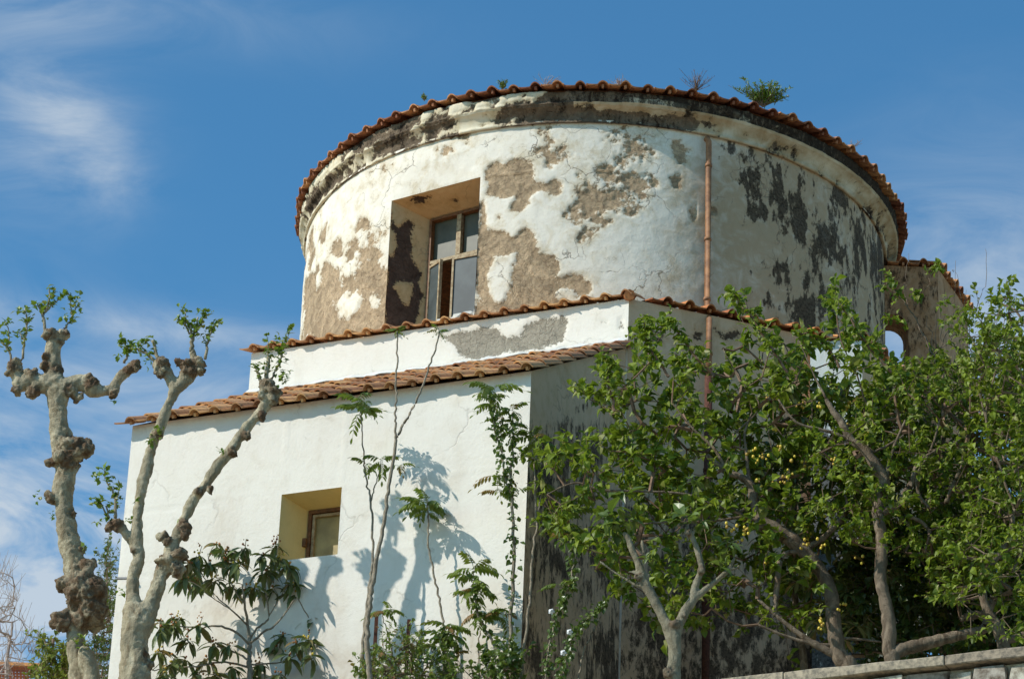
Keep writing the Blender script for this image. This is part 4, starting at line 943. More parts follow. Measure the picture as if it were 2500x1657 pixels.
# ------------------------------------------------------------------ loquat tree in front of the wing
def fruit_mesh(mat):
    bm = bmesh.new(); bmesh.ops.create_icosphere(bm, subdivisions=1, radius=1.); V = [tuple(q.co) for q in bm.verts]; Fc = [tuple(q.index for q in f_.verts) for f_ in bm.faces]; bm.free()
    return meshdata('fruit', V, Fc, mat, True)
FM = fruit_mesh(M['fruit']); BM_ = fruit_mesh(M['bud'])
def fruits(parent, c, n, me, r=.014, spread=.04):
    for _ in range(n):
        p = np.array(c)+rvec(spread*random.random()); rr = r*random.uniform(.7, 1.2); M4 = Matrix.Translation(Vector(p)) @ Matrix.Diagonal((rr, rr, rr*1.15, 1)); inst('fruit', me, M4, parent)
YQ = 22.7
lq = thing('loquat_tree', 'small loquat tree with drooping dark leaves and brown fruit beside the little window', 'tree', at(620, 1657, YQ)*np.array([1, 1, 0])+np.array([0, 0, zc_-.35]))
Zq = (3.0933, 0, 1150); Z7 = (3.0933, 650, 1150)
br = [[(1880, 2400, 28), (1885, 1568, 22), (1880, 1420, 19), (1885, 1310, 18)], [(1885, 1310, 15), (1870, 1150, 12), (1850, 1010, 9), (1830, 850, 6)], [(1870, 1160, 8), (1740, 1040, 6), (1620, 930, 4)], [(1885, 1310, 10), (1760, 1200, 9), (1620, 1165, 8), (1500, 1180, 6), (1250, 1160, 4)],
      [(1890, 1300, 10), (1990, 1210, 9), (2080, 1160, 7), (2230, 960, 5)], [(1880, 1270, 9), (1960, 1170, 8), (2030, 1090, 7), (2000, 830, 5), (2060, 640, 4)], [(1880, 1430, 9), (1790, 1370, 8), (1640, 1320, 6)], [(1885, 1480, 9), (1700, 1440, 8), (1480, 1470, 6), (1300, 1480, 5), (1150, 1500, 4)], [(1890, 1460, 8), (2000, 1450, 7), (2150, 1430, 5), (2300, 1350, 4)],
      [(1850, 1010, 6), (1750, 850, 5), (1700, 690, 4)], [(1620, 930, 5), (1540, 800, 4), (1500, 680, 3)], [(1740, 1040, 5), (1600, 950, 4), (1480, 880, 3)], [(2030, 1090, 5), (2140, 900, 4), (2170, 760, 3)], [(2250, 960, 5), (2330, 1100, 4)], [(1150, 1500, 4), (1240, 1400, 3), (1220, 1250, 3)], [(2300, 1350, 5), (2450, 1150, 4), (2500, 1060, 3)]]
mv = []
for q in br:
    yy = YQ; P, R = path_px([(x, y, r, YQ+.10*math.sin(x*.013+y*.007)) for x, y, r in q], YQ, *Zq); P, R = smooth_path(P, R, 5, .003); mv.append(tube_vf(P, R, 7))
v, f = merge(*mv[:1]); part('trunk', v, f, M['young_bark'], lq, True)
for m_ in mv[1:]: part('branch', m_[0], m_[1], M['young_bark'], lq, True)
qc = [(1500, 640), (1640, 560), (1720, 600), (1850, 590), (1790, 700), (1990, 640), (2080, 570), (2190, 720), (2110, 660), (1500, 850), (1620, 820), (1850, 890), (1700, 690), (2060, 890), (2240, 930), (1400, 810), (1340, 1110), (1220, 1130), (1500, 1170), (1210, 1200), (1200, 1370), (1420, 1280), (1620, 1310), (1400, 1430), (1290, 1460), (1560, 1430), (1740, 1320), (2080, 1330), (2240, 1310), (2190, 1400), (1950, 1460), (1750, 1480), (1250, 1540), (1500, 1540), (1900, 1560), (2100, 1540), (1620, 1540), (2000, 760), (1930, 880), (1580, 700), (2140, 1250), (2360, 1400), (2330, 1280), (2500, 1030), (2420, 1140), (2360, 1120), (1430, 700), (1760, 860), (2050, 740), (1470, 770), (2210, 850), (1300, 1160)]
ll = Leaves()
for ci, (x, y) in enumerate(qc):
    c = at(x/3.0933, 1150+y/3.0933, YQ+random.uniform(-.22, .16))
    for k in range(random.randint(12, 17)):
        az = random.uniform(0, 2*math.pi); dr = random.uniform(-.95, .25); dv = np.array([math.cos(az), math.sin(az), dr]); sz = random.uniform(.10, .175)
        ll.add(random.randrange(2), c+rvec(.018), rot_to(dv, np.array([0, 0, 1.])+rvec(.25), random.gauss(0, .3)), sz)
    fruits(lq, c+np.array([0, -.02, .02]), 4 if ci % 2 else 7, BM_ if random.random() < .6 else FM, .009, .045)
    if ci % 3 == 0:
        v, f = tube_vf([c, c+np.array([random.gauss(0, .02), 0, .09])], [.004, .002], 4); part('flower_stalk', v, f, M['twig'], lq); fruits(lq, c+np.array([0, 0, .09]), 4, BM_, .007, .03)
ll.build([LG, LG2], M['loquat_leaf'], lq, nparts=300)

# ------------------------------------------------------------------ tree-of-heaven saplings against the wing
def gspl(P): return P
PIN = [leaf_pinnate(6, .5), leaf_pinnate(5, .9), leaf_pinnate(7, .7)]
def sapling(label, stems, crowns, Y, mat=None, size=.225, extra=None, view=Z7, vine=False, lm='sapling_leaf', group='thin saplings growing up the wing wall', flower=(), name='sapling', cat='sapling'):
    if Y < 5:
        pw = onplane(view[1]+stems[0][3][0]/view[0], view[2]+stems[0][3][1]/view[0], WC, NF); Y = float(pw[1])-Y
    x, y, r = stems[0][0][:3]; base = at(view[1]+x/view[0], view[2]+y/view[0], Y)
    t = thing(name, label, cat, (base[0], base[1], zc_-.35), group)
    L_ = Leaves(); Lv = Leaves()
    for si, st in enumerate(stems):
        P, R = path_px(st, Y, *view)
        if si == 0: P = [P[0]+np.array([0, 0, -(P[0][2]-(zc_-.35))])]+P; R = [R[0]*1.1]+R
        P, R = smooth_path(P, R, 6, .004); v, f = tube_vf(P, R, 8); part('stem', v, f, mat or M['young_bark'], t, True)
        if vine:
            for i in range(4, len(P)):
                for _ in range(7 if vine is True else vine):
                    tt = random.random(); p = P[i-1]*(1-tt)+P[i]*tt+rvec(random.uniform(.010, .055)); dv = rvec(); dv[2] -= .5
                    Lv.add(random.randrange(2), p, rot_to(dv, np.array([random.gauss(0, .5), -1, .6])), random.uniform(.03, .06))
    for cr in crowns:
        x, y = cr[:2]; n = cr[2] if len(cr) > 2 else 7; s = cr[3] if len(cr) > 3 else 1.
        c = at(view[1]+x/view[0], view[2]+y/view[0], Y)
        n = max(4, int(n*.72))
        for k in range(n):
            az = 2*math.pi*k/n+random.uniform(-.4, .4); dv = np.array([math.cos(az), math.sin(az)*.8, random.uniform(-.35, .7)]); L_.add(random.randrange(3), c+rvec(.01), rot_to(dv, np.array([0, 0, 1.])), size*s*random.uniform(.7, 1.1))
    L_.build(PIN, M[lm], t); Lv.build([OV, OV2], M['vine_leaf'], t, mass='vine_foliage', part_name='vine_leaf')
    for (x, y) in flower:
        c = at(view[1]+x/view[0], view[2]+y/view[0], Y-.08); V, Fc = [], []
        for k in range(5):
            a_ = 2*math.pi*k/5; lv, lf = leaf_ovate(.026, .026, .003, .003); Rm = rot_to(np.array([math.cos(a_), -.35, math.sin(a_)]), np.array([0, -1., 0])); b = len(V); V += list(lv@Rm.T+c); Fc += [tuple(q+b for q in ff) for ff in lf]
        part('flower', V, Fc, M['petal'], t)
    return t
YS = 22.35
def z6(x, y): # zoom6 coords -> zoom7 coords
    return ((600+x/3.136-650)*3.0933, (650+y/3.136-1150)*3.0933)
def z6r(x, y, r): a_ = z6(x, y); return (a_[0], a_[1], r)
sapling('tallest sapling, a bare forked stem leaning right across the lean-to roof',
        [[(785, 1700, 22), (775, 1430, 21), (757, 1200, 20), (775, 1050, 19), (800, 880, 18), (822, 720, 17), (870, 480, 15), (910, 230, 14), (945, 0, 13), z6r(1150, 1325, 12)],
         [z6r(1150, 1325, 10), z6r(1143, 1180, 8), z6r(1148, 1000, 7.5), z6r(1150, 850, 7), z6r(1160, 700, 6.5), z6r(1160, 500, 5)],
         [z6r(1150, 1325, 11), z6r(1190, 1230, 10), z6r(1250, 1140, 9), z6r(1320, 990, 8), z6r(1375, 860, 7.5), z6r(1440, 670, 6.5), z6r(1480, 500, 5)]],
        [z6(1160, 490)+(9, .42), z6(1478, 500)+(9, .42)], 1.15)
sapling('slender sapling with two leafy tops left of the tall forked stem',
        [[(735, 1600, 17), (722, 1430, 15), (745, 1150, 13), (780, 870, 12), (805, 690, 10), (803, 500, 9), (790, 240, 8), (765, 110, 7), (745, 0, 6), z6r(905, 1480, 6), z6r(890, 1250, 5), z6r(885, 1120, 5)], [(790, 240, 6), (820, 110, 5), (855, 10, 4), z6r(1035, 1500, 4)]],
        [z6(885, 1100)+(9, 1.), z6(850, 1020)+(8, .9), z6(910, 1050)+(6, .7), z6(1040, 1490)+(8, .8), z6(920, 1520)+(5, .8), z6(1180, 1530)+(4, .7)], .33)
sapling('sapling with one leafy umbrella top in the middle of the white wall',
        [[(1345, 1400, 10), (1335, 1130, 9), (1300, 930, 8.5), (1265, 770, 8), (1235, 620, 7.5), (1222, 480, 7), (1228, 340, 6), (1215, 260, 5)], [(1228, 350, 4), (1215, 230, 3), (1240, 190, 2)]],
        [(1222, 320, 7, .75), (1210, 235, 9, .95), (1190, 250, 5, .9)], .15)
sapling('ivy wrapped sapling with a double leafy top next to the wing corner',
        [[(1850, 1700, 16), (1842, 1400, 15), (1855, 1000, 14), (1868, 700, 13), (1868, 480, 12), (1855, 230, 11), (1850, 0, 9), z6r(2045, 1450, 7), z6r(2048, 1300, 6), z6r(2040, 1120, 5)], [(1858, 210, 9), (1820, 110, 8), (1795, 0, 7), z6r(1960, 1450, 6), z6r(1905, 1240, 6), z6r(1893, 1120, 5), z6r(1890, 1000, 4)], [z6r(1970, 1500, 4), z6r(1955, 1300, 3), z6r(1960, 1180, 2)]],
        [z6(1890, 930)+(9, 1.), z6(1860, 1010)+(7, .8), z6(1900, 1060)+(7, .8), z6(2035, 1100)+(7, .8), z6(1960, 1180)+(6, .6), z6(2045, 1200)+(6, .7), z6(2050, 1280)+(6, .6), (1740, 40, 5, .8), (1740, 150, 4, .9), (1900, 150, 6, .7)], .35, vine=4)
sapling('bare pale stem rising along the shaded corner of the wing',
        [[(1925, 1700, 13), (1935, 1500, 12), (1965, 1180, 11), (1990, 950, 11), (2020, 600, 10), (2040, 350, 9), (2032, 100, 7), (2025, 0, 6), z6r(2212, 1400, 5)], [(2045, 350, 6), (2070, 230, 5), (2100, 110, 3)]],
        [z6(2230, 1330)+(8, .9), z6(2180, 1300)+(5, .8), (2100, 100, 6, .7)], 21.7)
sapling('bushy vine covered sapling right of the rusty posts', [[(1890, 1800, 12), (1790, 1440, 11), (1680, 1240, 10), (1600, 1080, 9), (1575, 900, 7), (1560, 750, 4)]],
        [(1560, 740, 9, 1.), (1560, 830, 8, 1.), (1600, 900, 7, .9), (1540, 930, 6, .7), (1600, 1060, 6, .8), (1660, 1100, 7, .9), (1780, 1080, 8, .8)], 21.9, vine=4)
sapling('low leafy sapling wound with bindweed left of the vine covered one', [[(1380, 1800, 10), (1370, 1500, 9), (1350, 1330, 7), (1345, 1180, 4)]], [(1350, 1170, 9, 1.), (1340, 1250, 8, .8), (1400, 1230, 6, .8), (1420, 1380, 6, .7), (1310, 1330, 5, .7)], 21.85, vine=6)
sapling('very thin sapling with small leaves near the foot of the corner', [[(1610, 1700, 6), (1605, 1450, 6), (1615, 1200, 5)]], [(1600, 1500, 5, .5)], 22.1)
sapling('small sapling beside the left rusty post', [[(950, 1450, 6), (930, 1280, 5), (890, 1130, 4), (885, 1080, 3)]], [(890, 1060, 7, .8), (940, 1050, 4, .7)], 22.1)
Zs = (2.815, 1250, 1100)
sapling('leafy bindweed strand with a white flower climbing in the shaded yard', [[(330, 1800, 8), (345, 1568, 7), (380, 1400, 6), (430, 1240, 5), (560, 1120, 4), (640, 1040, 3)]], [], 21.4, view=Zs, vine=8, flower=((395, 1245), (352, 1388)), name='climbing_vine', cat='vine', group='vines climbing in the shaded yard')
sapling('vine covered stem with leafy top left of the pale pollard tree', [[(220, 1700, 7), (245, 1420, 7), (290, 1180, 6), (340, 1060, 6), (390, 930, 6), (425, 780, 6), (440, 620, 5), (430, 560, 4)]], [(430, 600, 8, 1.), (380, 430, 6, 1.), (330, 520, 5, .8), (330, 930, 5, .8), (440, 560, 6, .8)], 21.5, view=Zs, vine=6, flower=((270, 1105),), name='climbing_vine', cat='vine', group='vines climbing in the shaded yard')
sapling('bare leaning stem left of the pale pollard trunk', [[(455, 1700, 8), (470, 1500, 8), (510, 1340, 7), (560, 1230, 6), (610, 1120, 5), (635, 1055, 4)]], [], 21.6, view=Zs, name='climbing_vine', cat='vine', group='vines climbing in the shaded yard')

# rusty posts
for i, (x, y, lab) in enumerate(((832, 1090, 'left and taller of two rusty angle iron posts by the wing wall'), (1077, 1115, 'right and shorter of two rusty angle iron posts by the wing wall'))):
    p = at(650+x/3.0933, 1150+y/3.0933, 22.2); t = thing('iron_post', lab, 'post', (p[0], p[1], zc_-.35), 'rusty posts')
    v, f = merge(box_vf((p[0]-.012, p[1], zc_-.35), (.028, 0, 0), (0, .004, 0), (0, 0, p[2]-zc_+.35)), box_vf((p[0]-.012, p[1]+.004, zc_-.35), (.004, 0, 0), (0, .024, 0), (0, 0, p[2]-zc_+.35)))
    part('post_body', v, f, M['rust'], t)

# ------------------------------------------------------------------ generic shrub / crown builder
def inpoly(x, y, poly): return sdist(np.array([[x, y]]), poly)[0] > 0
def sample_poly(poly, n, Y0, Y1, holes=()):
    poly = np.array(poly, float); lo, hi = poly.min(0), poly.max(0); out = []
    while len(out) < n:
        q = lo+(hi-lo)*RNG.random((4*n, 2)); q = q[sdist(q, poly) > 0]
        for h in holes: q = q[sdist(q, h[0])*1. < 0] if h[1] >= 1 else q[(sdist(q, h[0]) < 0) | (RNG.random(len(q)) > h[1])]
        out += q.tolist()
    out = out[:n]; return np.array([at(x, y, Y0+(Y1-Y0)*RNG.random()) for x, y in out])
def grow(skel, anchors, root, seglen=.12):
    """connect anchors to the skeleton like a growing tree; returns nodes, parents"""
    nodes = [np.array(p) for p in skel]; par = [-1]*len(nodes); ns = len(nodes)
    order = np.argsort([min(np.linalg.norm(np.array(skel)-a, axis=1)) for a in anchors])
    arr = np.zeros((len(nodes)+len(anchors)*14, 3)); arr[:ns] = np.array(nodes); cnt = ns; parent = [-1]*ns; tips = []
    for oi in order:
        a = anchors[oi]; d = np.linalg.norm(arr[:cnt]-a, axis=1)
        dd = d+.35*np.clip(arr[:cnt, 2]-a[2], 0, None)+.0; j = int(dd.argmin()); L_ = d[j]; k = min(12, max(1, int(L_/seglen))); prev = j
        mid = np.array([0, 0, -.10*L_])+rvec(.05*L_)
        for s in range(1, k+1):
            t = s/k; p = arr[j]*(1-t)+a*t+mid*math.sin(math.pi*t)
            arr[cnt] = p; parent.append(prev); prev = cnt; cnt += 1
        tips.append(prev)
    return arr[:cnt], parent, tips, ns
def crown_tree(parent, skel_pts, anchors, temps, leafmat, twigmat, lsize, per, tipr=.0022, mass_name='foliage', leafspread=.05, nparts=300, maxr=.016, up=.3, shoot=(.10, .22)):
    arr, par, tips, ns = grow(skel_pts, anchors, None)
    load = np.zeros(len(arr))
    for t in tips: load[t] += 1
    for i in range(len(arr)-1, ns-1, -1): load[par[i]] += load[i]
    rad = np.clip(tipr*np.sqrt(np.maximum(load, 1)), tipr, maxr); vfs = []
    for i in range(ns, len(arr)):
        a, b = arr[par[i]], arr[i]; ra = min(rad[par[i]], rad[i]*1.25) if par[i] >= ns else rad[i]*1.2
        vfs.append(tube_vf([a, b], [ra, rad[i]], 4, False))
    Lv = Leaves()
    for t in tips:
        p = arr[t]; prev = arr[par[t]]; dirv = p-prev; dirv = dirv/(np.linalg.norm(dirv)+1e-6)*.6+np.array([0, 0, up])+rvec(.5); dirv /= np.linalg.norm(dirv)
        ln = random.uniform(*shoot); e = p+dirv*ln+np.array([0, 0, .0]); m_ = p+dirv*ln*.5+rvec(.012)
        vfs.append(tube_vf([p, m_, e], [tipr, tipr*.8, tipr*.5], 4, False))
        n = int(per*random.uniform(.6, 1.4))
        for k in range(n):
            tt = (k+random.random())/n; q = (p*(1-tt*2)+m_*tt*2) if tt < .5 else (m_*(2-2*tt)+e*(2*tt-1))
            dv = rvec()*.9+dirv*.5+np.array([0, 0, -.25]); q = q+rvec(random.uniform(0, leafspread)*.5)
            Lv.add(random.randrange(len(temps)), q, rot_to(dv, np.array([random.gauss(-.35, .6), random.gauss(-.45, .6), 1.]), 0), lsize*random.uniform(.35, 1.25))
    v, f = merge(*vfs) if len(vfs) < 200 else _bigmerge(vfs); part('twigs', v, f, twigmat, parent, False, kind='stuff')
    Lv.build(temps, leafmat, parent, nparts=nparts, mass=mass_name)
def _bigmerge(vfs):
    V, Fc, b = [], [], 0
    for v, f in vfs: V += list(v); Fc += [tuple(i+b for i in q) for q in f]; b += len(v)
    return V, Fc
def limbs(parent, chains, Y, view, mat, names=None, wob=.0012, sides=10):
    pts = []
    for i, c in enumerate(chains):
        P, R = path_px(c, Y, *view); P, R = smooth_path(P, R, 6, wob); R = [r*(1+.05*math.sin(k*1.7)+random.gauss(0, .02)) for k, r in enumerate(R)]
        v, f = tube_vf(P, R, 12, True, .06); part('trunk' if i == 0 else 'limb', v, f, mat, parent, True); pts += P[::2]
    return pts

# ------------------------------------------------------------------ pale pollard tree
YE = 19.75
te = thing('pollard_tree', 'young pale barked tree with sawn off limbs before the shaded wall', 'tree', at(1645, 1657, YE)*np.array([1, 1, 0])+np.array([0, 0, zc_-.35]))
ce = [[(1110, 2400, 52), (1112, 1568, 48), (1118, 1420, 46), (1110, 1290, 52), (1080, 1220, 46), (1030, 1130, 38), (965, 1000, 34), (905, 890, 33), (870, 780, 28), (830, 690, 24), (800, 610, 20), (775, 570, 16)],
      [(1115, 1290, 42), (1150, 1190, 38), (1185, 1110, 36), (1240, 1030, 33), (1255, 940, 27), (1285, 860, 26), (1305, 810, 25), (1275, 690, 21), (1240, 600, 21), (1200, 535, 17)], [(1240, 1030, 26), (1330, 950, 23), (1400, 895, 22), (1455, 850, 20), (1500, 790, 13), (1528, 740, 11)],
      [(870, 935, 12), (780, 880, 10), (700, 830, 9), (605, 760, 7)], [(880, 850, 12), (840, 835, 11), (800, 832, 10)], [(925, 900, 12), (935, 870, 12), (940, 850, 12)], [(905, 700, 12), (900, 660, 12), (893, 620, 12)], [(1490, 820, 10), (1530, 810, 9), (1562, 790, 9)], [(1240, 600, 12), (1250, 560, 10), (1252, 540, 9)], [(1100, 1200, 14), (1090, 1190, 14)]]
kk_ = [(at(1250+x/2.815, 1100+y/2.815, YE-.03), r/2.815*.00334) for x, y, r in ((1075, 1530, 36), (1210, 560, 22), (1120, 1190, 32), (1300, 820, 24), (860, 860, 26), (1180, 1130, 20))]
blob_mesh('trunk', [path_px(c, YE, *Zs) for c in ce], kk_, M['pollard_bark'], te, .010, .004, .01)
le = Leaves()
for (x, y, n, s) in ((745, 480, 10, .16), (700, 420, 7, .17), (760, 300, 8, .17), (640, 470, 6, .14), (810, 480, 8, .12), (1200, 470, 10, .14), (1290, 500, 8, .14), (1140, 480, 7, .13), (1360, 560, 6, .12), (700, 540, 6, .13), (1260, 440, 6, .13), (950, 740, 12, .08), (1450, 770, 10, .11), (1500, 640, 8, .12), (1260, 120+80, 8, .12)):
    c = at(1250+x/2.815, 1100+y/2.815, YE+random.uniform(-.1, .1))
    for k in range(n): dv = rvec(); dv[2] = dv[2]*.6+.15; le.add(random.randrange(2), c+rvec(.03), rot_to(dv, np.array([-.3, -.4, 1.])+rvec(.4)), s*random.uniform(.7, 1.1))
le.build([OV, LG2], M['vine_leaf'], te)

# ------------------------------------------------------------------ plum trees on the right
Zp = (2.386, 1850, 1000)
def zz(x, y, r, Y=None):   # from view Zs to Zp coordinates
    X, Yp = 1250+x/2.815, 1100+y/2.815; q = ((X-1850)*2.386, (Yp-1000)*2.386, r*2.386/2.815); return q+((Y,) if Y else ())
crown_line = full([(1320, 900), (1345, 880), (1390, 900), (1400, 825), (1430, 820), (1440, 870), (1480, 860), (1475, 760), (1500, 745), (1515, 780), (1500, 870), (1540, 880), (1590, 850), (1560, 790), (1530, 740), (1548, 738), (1600, 810), (1640, 870), (1700, 840), (1720, 790), (1690, 690), (1700, 672), (1740, 730), (1790, 800), (1830, 760), (1850, 780), (1900, 830), (1940, 760), (1925, 690), (1950, 690), (1990, 780), (2050, 860), (2080, 830)])
pl1_poly = crown_line+full([(2060, 960), (1980, 1010), (1900, 1000), (1860, 1080), (1900, 1250), (1880, 1400), (1860, 1560), (1700, 1480), (1600, 1450), (1500, 1440), (1480, 1400), (1450, 1390), (1400, 1330), (1330, 1290), (1280, 1220), (1250, 1130), (1240, 1070), (1280, 1020), (1330, 1040), (1400, 1060), (1400, 980), (1380, 940)])
T1Y = 20.9
p1 = thing('plum_tree', 'spreading plum tree whose dark leaning limb reaches left before the shaded wall', 'tree', at(2070, 1640, T1Y)*np.array([1, 1, 0])+np.array([0, 0, zc_-.35]), 'old fruit trees behind the retaining wall')
c1_ = [[(600, 2100, 60), (545, 1540, 55), (480, 1440, 48), (445, 1260, 44), (425, 1060, 42), (360, 930, 38), (300, 850, 38), (200, 760, 46), (100, 700, 46), (0, 650, 44), zz(1740, 520, 42), zz(1690, 430, 34), zz(1660, 330, 36), zz(1640, 230, 30), zz(1560, 175, 24), zz(1480, 150, 22), zz(1420, 100, 20), zz(1340, 30, 16)],
       [(300, 800, 18), (400, 730, 17), (480, 640, 14), (520, 560, 9), (510, 500, 6)], [(280, 830, 14), (180, 830, 14), (130, 880, 16), (110, 1050, 18), (100, 1200, 12)], [(480, 1440, 26), (380, 1390, 22), (280, 1330, 18), (160, 1240, 13), (0, 1100, 8)], [zz(1660, 330, 12), zz(1560, 420, 10), zz(1480, 360, 8), zz(1350, 330, 6)],
       [zz(1640, 230, 14), zz(1620, 120, 12), zz(1610, 0, 10), zz(1600, -120, 8), zz(1650, -260, 6)], [zz(1480, 150, 14), zz(1400, 0, 11), zz(1320, -80, 9), zz(1200, -200, 6), zz(1100, -330, 4)], [zz(1690, 430, 12), zz(1400, 480, 9), zz(1050, 490, 7), zz(900, 500, 5)],
       [zz(1740, 500, 14), zz(1450, 390, 10), zz(1200, 300, 9), zz(950, 280, 7), zz(620, 270, 9), zz(430, 220, 6), zz(240, 300, 4)], [zz(1620, 0, 9), zz(1500, -80, 7), zz(1700, -300, 6), zz(1560, -500, 4), zz(1450, -700, 3)],
       [(0, 1250, 7), (200, 1330, 9), (400, 1370, 12), (500, 1330, 10), (720, 1350, 5)]]
k1 = limbs(p1, c1_, T1Y, Zp, M['plum_bark'])
hol = [(full([(1480, 1250), (1560, 1230), (1600, 1320), (1560, 1380), (1500, 1360)]), .5), (full([(1640, 1420), (1900, 1440), (1900, 1560), (1640, 1560)]), .9), (full([(1300, 1180), (1420, 1150), (1420, 1250), (1300, 1250)]), .6)]
a1 = sample_poly(pl1_poly, 640, T1Y-.2, T1Y+1.15, hol)
crown_tree(p1, k1, a1, [OV, OV2], M['plum_leaf'], M['red_twig'], .085, 15)
# tall extra shoots
sh = Leaves(); vf = []
for st in ([(1545, 870), (1500, 800), (1488, 745)], [(1650, 870), (1590, 800), (1545, 738)], [(1820, 860), (1760, 770), (1695, 680)], [(2060, 860), (2000, 790), (1935, 690)], [(1940, 850), (1900, 790), (1848, 770)], [(1420, 950), (1405, 870), (1400, 825)]):
    P, R = path_px([(x*1.0566, y*1.0566, 4-1.2*i) for i, (x, y) in enumerate(st)], T1Y-.3); P, R = smooth_path(P, R, 6, .006); vf.append(tube_vf(P, R, 5, False))
    for i in range(3, len(P)):
        for _ in range(9): dv = rvec(); sh.add(random.randrange(2), P[i]+rvec(random.uniform(.01, .06)), rot_to(dv+np.array([0, 0, -.1]), np.array([-.3, -.5, 1.])+rvec(.4)), .072*random.uniform(.6, 1.1))
v, f = _bigmerge(vf); part('shoots', v, f, M['red_twig'], p1)
sh.build([OV, OV2], M['plum_leaf'], p1, nparts=0, mass='shoot_foliage')

T2Y = 20.5
p2 = thing('plum_tree', 'upright grey trunked plum tree in the middle of the thicket above the retaining wall', 'tree', at(2170, 1630, T2Y)*np.array([1, 1, 0])+np.array([0, 0, zc_-.35]), 'old fruit trees behind the retaining wall')
c2_ = [[(820, 2100, 60), (790, 1500, 48), (765, 1400, 40), (765, 1260, 42), (740, 1100, 36), (715, 980, 36), (720, 850, 36), (720, 740, 34), (705, 640, 34), (700, 580, 34), (740, 430, 32), (690, 330, 36), (620, 230, 26), (540, 170, 22), (480, 60, 22), (440, 10, 18), (400, -60, 12)], [(720, 600, 26), (800, 560, 26), (860, 490, 24), (905, 400, 16), (940, 300, 9), (1100, 200, 6)],
       [(765, 1430, 36), (860, 1390, 40), (980, 1360, 38), (1100, 1330, 34), (1230, 1300, 30), (1320, 1270, 26), (1340, 1180, 22), (1380, 1090, 26), (1420, 1010, 20), (1500, 900, 15), (1560, 800, 12)], [(880, 620, 12), (950, 650, 11), (1000, 700, 8)], [(920, 400, 12), (940, 500, 12), (1000, 570, 8)], [(1100, 540, 14), (1140, 430, 12), (1190, 330, 10), (1200, 230, 8)], [(540, 170, 12), (390, 120, 9), (220, 70, 7), (120, -60, 5)], [(620, 230, 12), (690, 240, 9), (850, 150, 6)],
       [(740, 440, 20), (760, 330, 14), (800, 200, 9), (860, 60, 6)], [(1340, 1180, 20), (1240, 1200, 26), (1180, 1220, 16)], [(400, -60, 8), (330, -200, 5), (250, -380, 3)], [(905, 400, 8), (1000, 250, 7), (1060, 60, 5)]]
k2 = limbs(p2, c2_, T2Y, Zp, M['plum_bark'])
pl2_poly = full([(2050, 870), (2130, 850), (2180, 830), (2260, 850), (2366, 830), (2400, 900), (2400, 1330), (2300, 1350), (2200, 1400), (2120, 1330), (2080, 1260), (1980, 1260), (1900, 1200), (1870, 1050), (1950, 980), (2000, 920)])
a2 = sample_poly(pl2_poly, 720, T2Y-.3, T2Y+1.2, [(full([(2000, 1200), (2130, 1200), (2130, 1480), (2000, 1480)]), .25)])
crown_tree(p2, k2, a2, [OV, OV2], M['plum_leaf'], M['red_twig'], .060, 17)

T3Y = 20.2
p3 = thing('plum_tree', 'rightmost fruit tree with lichen on its bark and a leafy top against the sky', 'tree', at(2440, 1600, T3Y)*np.array([1, 1, 0])+np.array([0, 0, zc_-.35]), 'old fruit trees behind the retaining wall')
c3_ = [[(1500, 2000, 50), (1440, 1400, 40), (1330, 1150, 24), (1310, 1050, 24), (1315, 950, 20), (1400, 850, 18), (1450, 770, 18), (1480, 680, 16), (1490, 600, 10), (1540, 500, 8)], [(1440, 1350, 20), (1500, 1330, 24), (1600, 1300, 26)], [(1400, 850, 10), (1300, 800, 8), (1200, 780, 6)], [(1500, 600, 8), (1400, 300, 8), (1330, 60, 7), (1380, -200, 5), (1480, -500, 3)], [(1330, 60, 6), (1250, -250, 4), (1200, -380, 3)]]
k3 = limbs(p3, c3_, T3Y, Zp, M['plum_bark'])
pl3_poly = full([(2225, 800), (2240, 700), (2265, 710), (2275, 780), (2310, 760), (2295, 690), (2340, 680), (2366, 690), (2450, 700), (2450, 1500), (2250, 1500), (2200, 1420), (2190, 1250), (2250, 1150), (2300, 1000), (2250, 900)])
a3 = sample_poly(pl3_poly, 640, T3Y-.6, T3Y+1.0, [(full([(2060, 1380), (2366, 1400), (2366, 1500), (2060, 1500)]), .75)])
crown_tree(p3, k3, a3, [OV, OV2], M['plum_leaf'], M['twig'], .06, 15)

# bare whip branches rising from the thicket
wh = thing('bare_shrub', 'dead branches sticking up bare before the arched buttress', 'shrub', at(2290, 900, 21.6)*np.array([1, 1, 0])+np.array([0, 0, zc_-.35]))
Zr = (3.485, 1900, 550)
cw = [[(1420, 2600, 16), (1400, 1250, 12), (1320, 1110, 9), (1230, 920, 7), (1150, 760, 6), (1060, 650, 5), (960, 540, 4), (900, 450, 3)], [(1320, 1110, 5), (1480, 980, 4), (1580, 850, 3.5), (1700, 650, 3), (1770, 460, 2.5), (1765, 200, 1.5)], [(1400, 1020, 4), (1470, 830, 3), (1500, 600, 2), (1510, 300, 1.5)], [(1650, 1160, 3), (1600, 880, 2.5), (1560, 600, 2), (1510, 400, 1.5)], [(1440, 960, 2.5), (1540, 850, 2.5), (1600, 550, 1.5)], [(1100, 700, 4), (1075, 520, 3), (1085, 440, 2.5), (1110, 240, 1.5)], [(1140, 710, 4), (1230, 590, 3), (1300, 420, 2)], [(1330, 1090, 4), (1270, 860, 3), (1220, 690, 1.5)], [(1350, 1060, 3), (1350, 760, 2)], [(1380, 1050, 3), (1410, 800, 2), (1420, 700, 1.5)], [(900, 450, 2), (840, 380, 1.2)], [(1500, 390, 1), (1480, 380, 3)]]
